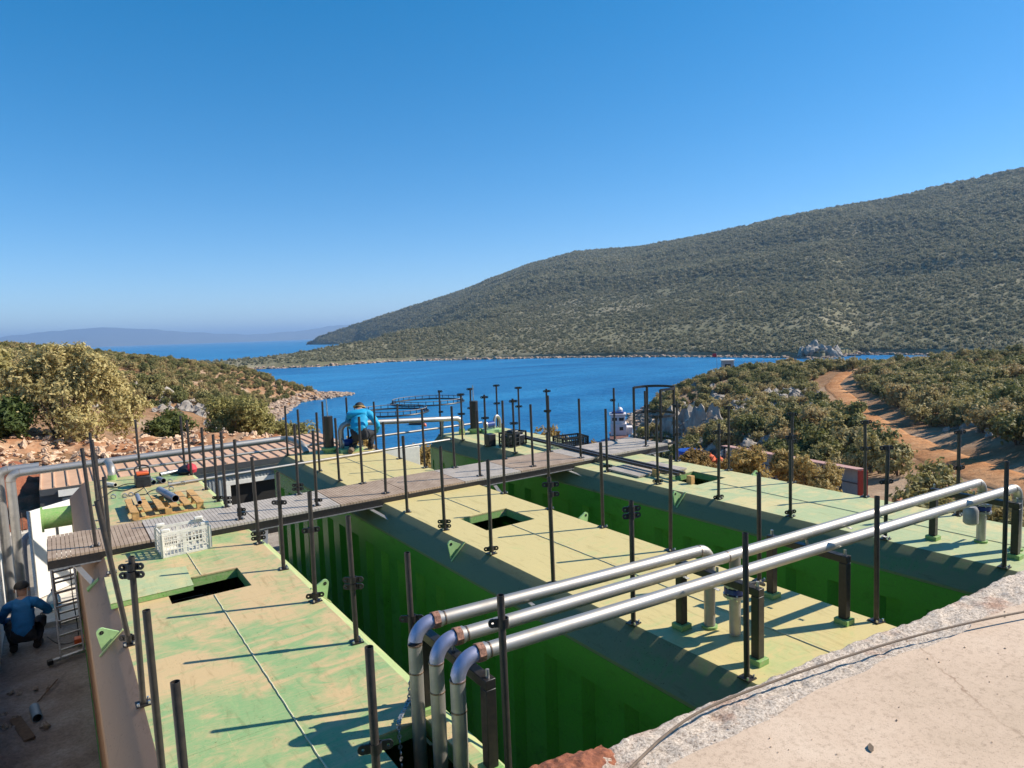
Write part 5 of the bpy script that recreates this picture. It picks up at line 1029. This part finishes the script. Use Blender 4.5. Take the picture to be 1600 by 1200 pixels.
mb = MB(); mb.tube(smooth([(-.40, 14.0, FL+.1), (-.25, 13.7, FL+.05), (-.05, 13.6, FL+.05), (.05, 13.9, FL+.06), (.02, 13.6, FL+.9), (.03, 13.55, -.9)]), .009, 6); single(mb, 'power_cable', 'rubber', 'black cable looping on the yard floor by the ladder', 'cable', (-.1, 13.8, FL+.05))
mb = MB(); mb.box(-.02, .14, 13.45, 13.6, FL+.04, FL+.14); single(mb, 'orange_tool_case', 'orange', 'small orange tool case behind the ladder in the yard', 'case', (.06, 13.5, FL+.04), bevel=.01)
for i, (x, y) in enumerate(((-.72, 16.5), (-.5, 16.8))):
    mb = MB(); mb.tube(smooth([(x, y, FL+.1), (x+.02, y, -1.5), (x+.1, y+.1, -1.3), (x+.3, y+.4, -1.3)]), .055, 12); single(mb, 'drain_pipe', 'pvc', ['left', 'right'][i]+' of two bent grey drain pipes behind the white door leaf', 'pipe', (x, y, FL+.1), 'drain pipes behind the door leaf')
# ---------------------------------------------------------------- people
def skin_body(name, J, E, mats, zone, parent, root):
    me = bpy.data.meshes.new(name+'_cage'); names = list(J); me.from_pydata([J[n][:3] for n in names], [(names.index(a), names.index(b)) for a, b in E], [])
    o = bpy.data.objects.new(name+'_cage', me); COL.objects.link(o); o.modifiers.new('skin', 'SKIN'); 
    if not me.skin_vertices: me.skin_vertices.new()
    for i, n in enumerate(names):
        r = J[n][3]; r = r if isinstance(r, tuple) else (r, r); me.skin_vertices[0].data[i].radius = r; me.skin_vertices[0].data[i].use_root = (n == root)
    s_ = o.modifiers.new('sub', 'SUBSURF'); s_.levels = 3; s_.render_levels = 3
    dg = bpy.context.evaluated_depsgraph_get(); ev = o.evaluated_get(dg); m2 = bpy.data.meshes.new_from_object(ev); bpy.data.objects.remove(o)
    P = np.array([J[n][:3] for n in names])
    from mathutils import noise as mnoise
    nr_ = [v.normal.copy() for v in m2.vertices]
    for v, q in zip(m2.vertices, nr_):
        w_ = .014 if v.co.z < .86*max(p[2] for p in P) else 0
        v.co += q*w_*(mnoise.noise(Vector((v.co.x*9, v.co.y*9, v.co.z*16)))+.5*mnoise.noise(v.co*28))
    m2.materials.clear()
    for m in mats: m2.materials.append(M[m])
    segs = [(P[names.index(a)], P[names.index(b)], zone(a, b)) for a, b in E]
    for f in m2.polygons:
        c = np.array(f.center); best = 1e9; zi = 0
        for a, b, z_ in segs:
            d = b-a; t = np.clip(((c-a)@d)/(d@d), 0, 1); q = np.linalg.norm(c-a-t*d)
            if q < best: best = q; zi = z_
        f.material_index = zi; f.use_smooth = True
    b = bpy.data.objects.new('body', m2); COL.objects.link(b); b.parent = parent; return b
def hand(parent, p, d, pn, sgn=1):
    p = Vector(p); d = Vector(d).normalized(); pn = Vector(pn).normalized(); sd = d.cross(pn).normalized()*sgn; mb = MB()
    mb.tube([p, p+d*.045, p+d*.085], [.026, .034, .030], 10)
    for i, (o, l) in enumerate(((-.027, .066), (-.009, .078), (.009, .072), (.026, .056))):
        a = p+d*.08+sd*o; mb.tube([a, a+d*l*.5+pn*.012, a+d*l*.8+pn*.038], [.0095, .009, .006], 7)
    a = p+d*.03-sd*.03; mb.tube([a, a+d*.03-sd*.03+pn*.012, a+d*.06-sd*.03+pn*.03], [.011, .010, .007], 7)
    return mb.build('hand', 'skin', parent, off=(0, 0, 0))
def ring_cap(parent, c, r, mat, name, sc=(1, 1, 1), zmin=-.2):
    bm = bmesh.new(); bmesh.ops.create_uvsphere(bm, u_segments=18, v_segments=12, radius=r)
    bmesh.ops.delete(bm, geom=[v for v in bm.verts if v.co.z < zmin*r], context='VERTS')
    for v in bm.verts: v.co = Vector((v.co.x*sc[0], v.co.y*sc[1], v.co.z*sc[2]))+Vector(c)
    me = bpy.data.meshes.new(name); bm.to_mesh(me); bm.free(); me.materials.append(M[mat]); me.polygons.foreach_set('use_smooth', [True]*len(me.polygons))
    o = bpy.data.objects.new(name, me); COL.objects.link(o); o.parent = parent; return o
def zone1(a, b):
    s_ = {a, b}
    if s_ & {'head', 'crown', 'neck'} : return 2
    if s_ & {'kneeL', 'kneeR', 'ankL', 'ankR', 'toeL', 'toeR', 'hipL', 'hipR'} or s_ == {'pel', 'pelb'}: return 1
    if s_ & {'wrL', 'wrR'}: return 2 if s_ & {'haL', 'haR'} else 0
    return 0
EDG = [('pel', 'waist'), ('waist', 'chest'), ('chest', 'shc'), ('shc', 'neck'), ('neck', 'head'), ('head', 'crown'), ('shc', 'shL'), ('shL', 'elL'), ('elL', 'wrL'), ('shc', 'shR'), ('shR', 'elR'), ('elR', 'wrR'), ('pel', 'hipL'), ('hipL', 'kneeL'), ('kneeL', 'ankL'), ('ankL', 'toeL'), ('pel', 'hipR'), ('hipR', 'kneeR'), ('kneeR', 'ankR'), ('ankR', 'toeR')]
# local frame: +y = the way the person faces (away from the viewer), z up, origin on the ground
# worker 1: kneeling on one knee and bending far forward over the pump
p1 = thing('person', 'worker in turquoise shirt and black trousers kneeling on the middle tank', 'person', (5.36, 13.78, 0))
J1 = {'pel': (0, -.08, .36, (.19, .15)), 'waist': (.0, .0, .52, (.19, .15)), 'chest': (-.01, .12, .70, (.215, .16)), 'shc': (-.02, .26, .80, (.14, .12)), 'neck': (-.04, .42, .83, .055), 'head': (-.06, .50, .86, (.085, .09)), 'crown': (-.07, .56, .91, (.075, .08)),
 'shL': (-.23, .24, .76, .085), 'elL': (-.32, .38, .53, .06), 'wrL': (-.20, .58, .34, .04), 'shR': (.21, .22, .76, .09), 'elR': (.38, .18, .50, .068), 'wrR': (.26, .46, .30, .045),
 'hipL': (-.12, -.08, .34, .12), 'kneeL': (-.19, .24, .12, .09), 'ankL': (-.15, -.18, .08, .055), 'toeL': (-.15, -.32, .05, .045), 'hipR': (.12, -.08, .34, .12), 'kneeR': (.24, .26, .36, .09), 'ankR': (.20, .10, .07, .055), 'toeR': (.21, .30, .05, .045)}
skin_body('worker', J1, EDG, ['shirt_cyan', 'trouser', 'skin'], zone1, p1, 'pel')
ring_cap(p1, (-.065, .53, .885), .112, 'hair', 'cap', (.95, 1.1, .95), -.1); mb = MB(); mb.ring((-.065, .52, .885), (.05, .35, 1), .10, .135, .025, 20); mb.build('hat_band', 'blond', p1, off=(0, 0, 0))
for s_ in (-1, 1): mb = MB(); mb.tube([(-.065+s_*.09, .50, .85), (-.065+s_*.105, .50, .85)], .028, 10); mb.build('ear', 'skin', p1, off=(0, 0, 0))
hand(p1, (-.20, .58, .34), (.25, .7, -.5), (0, -.4, -1)); hand(p1, (.22, .48, .30), (-.3, .8, -.45), (0, -.4, -1), -1)
for s_, a in ((-1, 'ank'), (1, 'ank')):
    q = J1[a+('L' if s_ < 0 else 'R')]; w_ = J1['toe'+('L' if s_ < 0 else 'R')]; mb = MB(); mb.tube([Vector(q[:3])+Vector((0, 0, -.01)), Vector(w_[:3])], [.065, .055], 10); mb.build('shoe', 'oldwood', p1, off=(0, 0, 0))
for i, nm in enumerate(('nose', 'mouth')):
    mb = MB(); c = Vector((-.065, .60, .80)) if i == 0 else Vector((-.06, .58, .775)); mb.tube([c, c+Vector((0, .03, -.015))], [.016, .008], 8); mb.build(nm, 'skin', p1, off=(0, 0, 0))
p1.rotation_euler = (0, 0, -.55)
# worker 2: squatting in the yard, back to the viewer
p2 = thing('person', 'worker in dark blue jacket and cap squatting in the shaded yard beside the left wall', 'person', (-.70, 13.75, FL+.03))
J2 = {'pel': (0, -.06, .30, (.17, .14)), 'waist': (0, -.02, .47, (.165, .13)), 'chest': (0, .06, .66, (.19, .135)), 'shc': (0, .14, .80, (.13, .10)), 'neck': (0, .20, .88, .06), 'head': (-.01, .25, .97, (.085, .095)), 'crown': (-.01, .28, 1.06, (.08, .085)),
 'shL': (-.20, .12, .78, .085), 'elL': (-.34, .22, .54, .065), 'wrL': (-.22, .42, .42, .045), 'shR': (.20, .12, .78, .085), 'elR': (.36, .22, .55, .065), 'wrR': (.26, .45, .46, .045),
 'hipL': (-.11, -.05, .29, .115), 'kneeL': (-.25, .34, .44, .085), 'ankL': (-.17, .10, .09, .06), 'toeL': (-.19, .27, .04, .045), 'hipR': (.11, -.05, .29, .115), 'kneeR': (.23, .34, .44, .085), 'ankR': (.15, .10, .09, .06), 'toeR': (.17, .27, .04, .045)}
skin_body('worker', J2, EDG, ['shirt_blue', 'trouser', 'skin'], zone1, p2, 'pel')
ring_cap(p2, (-.01, .27, 1.03), .118, 'hair', 'cap', (.95, 1.1, .9), -.15); mb = MB(); mb.prism([(-.09, .37, 1.03), (.07, .37, 1.03), (.05, .46, 1.01), (-.07, .46, 1.01)], (0, 0, .012)); mb.build('cap_peak', 'hair', p2, off=(0, 0, 0))
for s_ in (-1, 1): mb = MB(); mb.tube([(-.01+s_*.09, .25, .98), (-.01+s_*.108, .25, .98)], .03, 10); mb.build('ear', 'skin', p2, off=(0, 0, 0))
hand(p2, (-.22, .42, .42), (.2, .8, -.3), (0, -.4, -1)); hand(p2, (.26, .45, .46), (-.2, .8, -.3), (0, -.4, -1), -1)
for k_ in ('L', 'R'): q = J2['ank'+k_]; w_ = J2['toe'+k_]; mb = MB(); mb.tube([Vector(q[:3])+Vector((0, -.05, -.03)), Vector(w_[:3])], [.06, .055], 10); mb.build('shoe', 'hair', p2, off=(0, 0, 0))
for i, nm in enumerate(('nose', 'mouth')): mb = MB(); c = Vector((-.01, .335, .97)) if i == 0 else Vector((-.01, .335, .925)); mb.tube([c, c+Vector((0, .03, -.01))], [.016, .008], 8); mb.build(nm, 'skin', p2, off=(0, 0, 0))
p2.rotation_euler = (0, 0, -.1)
# ---------------------------------------------------------------- things on the bay and the far side (world coordinates)
def fish_ring(label, cx, cy, R):
    t = thing('fish_cage', label, 'fish cage', (cx, cy, SEA), 'round fish cages floating in the bay', deck=False); n = 60
    circ = lambda r, z: [(cx+r*math.cos(2*math.pi*k/n), cy+r*math.sin(2*math.pi*k/n), SEA+z) for k in range(n+1)]
    for r in (R, R+.55): MB().tube(circ(r, .12), .16, 8, cap=False).build('float_pipe', 'blackplastic', t)
    MB().tube(circ(R+.1, 1.0), .09, 8, cap=False).build('handrail', 'cagegrey', t)
    for k in range(0, n, 2):
        a = 2*math.pi*k/n; mb = MB(); mb.tube([(cx+(R+.25)*math.cos(a), cy+(R+.25)*math.sin(a), SEA+.1), (cx+(R+.1)*math.cos(a), cy+(R+.1)*math.sin(a), SEA+1.1)], .08, 6); mb.build('stanchion', 'blackplastic', t)
M['cagegrey'] = simple('faded_plastic_rail', (.20, .19, .19), .6)
fish_ring('farther and larger round fish cage floating in the bay', 78.1, 153.3, 8.6); fish_ring('nearer round fish cage floating behind the kneeling worker', 62.2, 139.7, 7.6)
bo = thing('work_boat', 'white work boat with two-storey wheelhouse moored by the rocks', 'boat', (70.1, 75.3, SEA), deck=False)
bc = Vector((70.1, 75.3, SEA)); M['boatwhite'] = simple('white_boat_paint', (.72, .66, .66), .5, 0, .08, 1); M['boathull'] = simple('rusty_hull', (.20, .085, .06), .7, 0, .3, 1); M['glassdark'] = simple('dark_window', (.02, .025, .03), .1)
fw = Vector((.68, .73, 0)); sd = Vector((.73, -.68, 0)); up = Vector((0, 0, 1))
def obx(name, mat, parent, f0, f1, s0, s1, z0, z1, bev=.03):
    mb = MB(); pts = [bc+fw*f+sd*s+up*z for z in (z0, z1) for f, s in ((f0, s0), (f1, s0), (f1, s1), (f0, s1))]
    mb.add(pts, [(3, 2, 1, 0), (4, 5, 6, 7), (0, 1, 5, 4), (1, 2, 6, 5), (2, 3, 7, 6), (3, 0, 4, 7)]); return mb.build(name, mat, parent, bev)
hull = MB(); hp_ = [(-4.2, 1.3), (2.2, 1.5), (4.6, 0), (2.2, -1.5), (-4.2, -1.3)]
hull.add([bc+fw*f+sd*s*.8+up*-.3 for f, s in hp_]+[bc+fw*f*1.05+sd*s+up*1.1 for f, s in hp_], [(4, 3, 2, 1, 0), (5, 6, 7, 8, 9)]+[(i, (i+1) % 5, 5+(i+1) % 5, 5+i) for i in range(5)]); hull.build('hull', 'boathull', bo)
obx('deckhouse', 'boatwhite', bo, -1.3, 1.2, -1.25, 1.15, 1.12, 2.85); w1 = obx('wheelhouse', 'boatwhite', bo, -1.1, 1.0, -1.2, .95, 2.86, 4.1); obx('wheelhouse_roof', 'bluevalve', bo, -1.0, .9, -1.0, .8, 4.32, 4.6, .1); obx('roof_slab', 'boatwhite', bo, -1.3, 1.2, -1.35, 1.1, 4.11, 4.31)
for (s0, z0, z1) in ((-.95, 3.3, 3.75), (.05, 3.3, 3.75)): obx('window', 'glassdark', w1, -1.13, -1.10, s0, s0+.7, z0, z1, 0)
obx('window', 'glassdark', bo, -1.33, -1.30, .1, .65, 1.9, 2.4, 0); obx('side_awning', 'boatwhite', bo, -1.0, 1.0, 1.16, 2.0, 1.2, 2.3)
mb = MB(); mb.tube([bc+up*4.6, bc+up*5.9], .05, 6); mb.build('mast', 'blackplastic', bo); mb = MB(); mb.lathe(bc+up*4.6+sd*.2, [(.4, 0), (.45, .3), (.2, .6)], 12); mb.build('radar_dome', 'boatwhite', bo)
sk = thing('skiff', 'small dark skiff with pale cover near the fish cages', 'boat', (57.3, 117.7, SEA), deck=False); bc = Vector((57.3, 117.7, SEA)); obx('hull', 'blackplastic', sk, -1.0, 1.0, -1.2, 1.4, -.1, .45, .15); mb = MB(); mb.lathe(bc+up*.46, [(.8, 0), (.7, .4), (.2, .6)], 12); mb.build('cover', 'boatwhite', sk)
mb = MB(); mb.lathe((57.2, 113.9, SEA-.2), [(.1, 0), (.32, .2), (.36, .45), (.2, .75)], 14); single(mb, 'buoy', 'orange', 'red buoy floating next to the small skiff', 'buoy', (57.2, 113.9, SEA), deck=False)
hs = thing('hut', 'small grey hut standing at the top of the slope above the rocks', 'hut', (122.4, 96.7, -8), deck=False); hz0 = hL(122.4, 96.7)+1.2; bc = Vector((122.4, 96.7, hz0)); obx('wall', 'greysheet', hs, -1.1, 1.1, -1.2, 1.2, -1.9, 2.5); obx('roof', 'white', hs, -1.3, 1.3, -1.4, 1.4, 2.51, 2.7); obx('window', 'glassdark', hs, -1.14, -1.105, -.7, .5, 1.1, 1.8, 0)
fp = thing('flag_pole', 'thin flagpole with small red flag beside the hut', 'flag', (121, 98.4, hz0), deck=False); mb = MB(); mb.tube([(121, 98.4, hz0), (121, 98.4, hz0+4.2)], .05, 6); mb.build('pole', 'zinc', fp); mb = MB(); mb.prism([(121, 98.4, hz0+3.3), (120.3, 99.0, hz0+3.4), (120.3, 99.0, hz0+4.1), (121, 98.4, hz0+4.15)], (.02, .02, 0)); mb.build('cloth', 'red', fp)
pt_ = thing('pontoon_shelter', 'dark floating pontoon shelter against the headland shore', 'pontoon', (317, 180, SEA), deck=False); bc = Vector((316, 184, SEA)); obx('raft', 'darkgrey', pt_, -3, 3, -5, 9, .0, .6); obx('roof', 'leafroof', pt_, -2.6, 2.6, -4, 4, 3.2, 3.7) if 'leafroof' in M else obx('roof', 'darkgrey', pt_, -2.6, 2.6, -4, 4, 3.2, 3.7)
for f in (-2.3, 2.3):
    for s_ in (-3.7, 0, 3.7): obx('pillar', 'darkgrey', pt_, f-.15, f+.15, s_-.15, s_+.15, .6, 3.2, 0)
# pale cape rock on the headland shore
for i, (x, y, s_) in enumerate(((296, 186, 6), (300, 183, 7.5), (303, 181, 6), (293, 189, 4.5), (306, 179, 4), (299, 187, 8))):
    o = bpy.data.objects.new('cape_rock', ROCKP[i % 4]); COL.objects.link(o); o.location = (x, y, SEA+1+s_*.2); o.scale = (s_*.8, s_*.8, s_*(.75+.1*i)); o.rotation_euler = (0, 0, i*1.1); tag(o, 'pale rock forming the cape of the headland beside the pontoon', 'rock', 'rocks of the headland cape')
# blue barrel, orange buoys, yellow crate near the cliff foot
bz = hL(49.5, 43.6); br_ = thing('blue_tank', 'bright blue water tank at the foot of the grey cliff', 'tank', (49.3, 43.4, bz), deck=False); mb = MB(); mb.lathe((49.3, 43.4, -11.2), [(1.15, 0), (1.25, .15), (1.25, 2.0), (1.15, 2.25), (.4, 2.4)], 22); mb.build('tank_body', 'bluebarrel', br_); 
for z in (.7, 1.4): mb = MB(); mb.lathe((49.3, 43.4, -11.2+z), [(1.26, 0), (1.3, .05), (1.26, .1)], 22); mb.build('hoop', 'bluebarrel', br_)
for i, (x, y, z, r) in enumerate(((46.6, 39.6, -9.1, .42), (47.1, 39.1, -9.0, .50), (47.6, 38.5, -9.2, .45))):
    mb = MB(); mb.lathe((x, y, z-r), [(.05, 0), (r*.7, r*.3), (r, r), (r*.7, r*1.7), (.08, r*2), (.06, r*2.2)], 16); single(mb, 'fishing_buoy', 'orange', ['leftmost', 'middle', 'rightmost'][i]+' of three orange fishing buoys left of the red-roofed shed', 'buoy', (x, y, z), 'orange fishing buoys', deck=False)
# open storage shed with red roof and white totes
A = Vector((39.9, 31.9, -7.6)); B = Vector((35.0, 19.2, -6.75)); L_ = (B-A); Lh = Vector((L_.x, L_.y, 0)).normalized(); Nn = Vector((-Lh.y, Lh.x, 0));  Nn = Nn if Nn.x < 0 else -Nn   # front normal towards the viewer
sh = thing('storage_shed', 'long open-fronted shed with faded red roof below the slope', 'shed', tuple(A), deck=False); Ln = L_.length
def sbx(name, mat, parent, l0, l1, n0, n1, z0, z1):
    mb = MB(); P_ = lambda l, n_, z: A+L_*(l/Ln)+Nn*n_+up*z; pts = [P_(l, n_, z) for z in (z0, z1) for l, n_ in ((l0, n0), (l1, n0), (l1, n1), (l0, n1))]
    mb.add(pts, [(3, 2, 1, 0), (4, 5, 6, 7), (0, 1, 5, 4), (1, 2, 6, 5), (2, 3, 7, 6), (3, 0, 4, 7)]); return mb.build(name, mat, parent)
k = 9
for i in range(k): sbx('roof_sheet', 'redroof', sh, Ln*i/k+.01, Ln*(i+1)/k-.01, -.35, .22, 1.55, 1.61)
sbx('back_wall', 'cardgrey', sh, 0, Ln-.05, -.45, -.40, -1.2, 1.54)
for i in range(10): sbx('pillar', 'darkgrey', sh, Ln*i/9-.05, Ln*i/9+.05, -.05, .05, -1.2, 1.54)
sbx('front_rail', 'darkgrey', sh, 0, Ln, -.03, .03, .75, .82); sbx('end_panel', 'redpaint', sh, Ln-.02, Ln+.08, -.4, .15, -1.2, 1.53)
g = np.random.default_rng(8)
for i in range(13):
    l = .5+Ln*.95*i/13; z0 = -1.1; t = thing('tote_tank', 'white plastic tote standing in the red-roofed shed, %s from its red end panel' % (['thirteenth', 'twelfth', 'eleventh', 'tenth', 'ninth', 'eighth', 'seventh', 'sixth', 'fifth', 'fourth', 'third', 'second', 'first'][i]), 'tote', tuple(A+L_*(l/Ln)+up*z0), 'white totes in the shed', deck=False)
    n0 = -.15+.5*g.random(); hh_ = .85+.35*g.random(); sbx('tote_body', 'ibc', t, l, l+.8, n0-.8, n0, z0+.1, z0+hh_); sbx('tote_pallet', 'darkgrey', t, l-.02, l+.82, n0-.82, n0+.02, z0, z0+.095)
    for q in (.25, .55): sbx('cage_bar', 'zinc', t, l-.01, l+.81, n0+.005, n0+.03, z0+q, z0+q+.03)
cb = Vector((36.2, 17.5, -7.0)); mb = MB(); mb.box(cb.x-.45, cb.x+.45, cb.y-.45, cb.y+.45, cb.z-.4, cb.z+.35); single(mb, 'brick_stack', 'brickorange', 'small orange stack of bricks right of the shed', 'bricks', tuple(cb), deck=False, bevel=.02) if 'brickorange' in M else None
bb = Vector((34.9, 18.0, -7.3)); mb = MB(); mb.lathe(bb+up*-.7, [(.28, 0), (.3, .1), (.3, .8), (.25, .9)], 16); single(mb, 'blue_drum', 'bluebarrel', 'small blue drum beside the red end panel of the shed', 'drum', tuple(bb), deck=False)
yz_ = SEA+.9; mb = MB(); mb.box(70.0, 71.6, 70.2, 71.4, yz_, yz_+1.6); single(mb, 'yellow_container', 'yellow', 'small yellow container by the rocks under the ladder cage', 'container', (70.8, 70.8, yz_), deck=False, bevel=.1)
# ---------------------------------------------------------------- air
mb = MB(); mb.box(-31000, 31000, -31000, 31000, SEA-1.5, 390)
hz = mb.build('haze', []); hz['kind'] = 'stuff'; hz['label'] = 'thin blue haze lying over the whole bay'
mh = bpy.data.materials.new('haze_air'); mh.use_nodes = True; nd = mh.node_tree.nodes; nd.remove(nd['Principled BSDF'])
pv = nd.new('ShaderNodeVolumePrincipled'); pv.inputs['Color'].default_value = (.436, .664, 1.0, 1); pv.inputs['Density'].default_value = HAZE; pv.inputs['Anisotropy'].default_value = .2
mh.node_tree.links.new(pv.outputs[0], nd['Material Output'].inputs['Volume']); hz.data.materials.clear(); hz.data.materials.append(mh)
# ---------------------------------------------------------------- level the deck
bpy.context.view_layer.update()
for o in deck_objs: o.matrix_world = DECK @ o.matrix_basis
for o in bpy.data.objects:
    if '_o' in o: del o['_o']
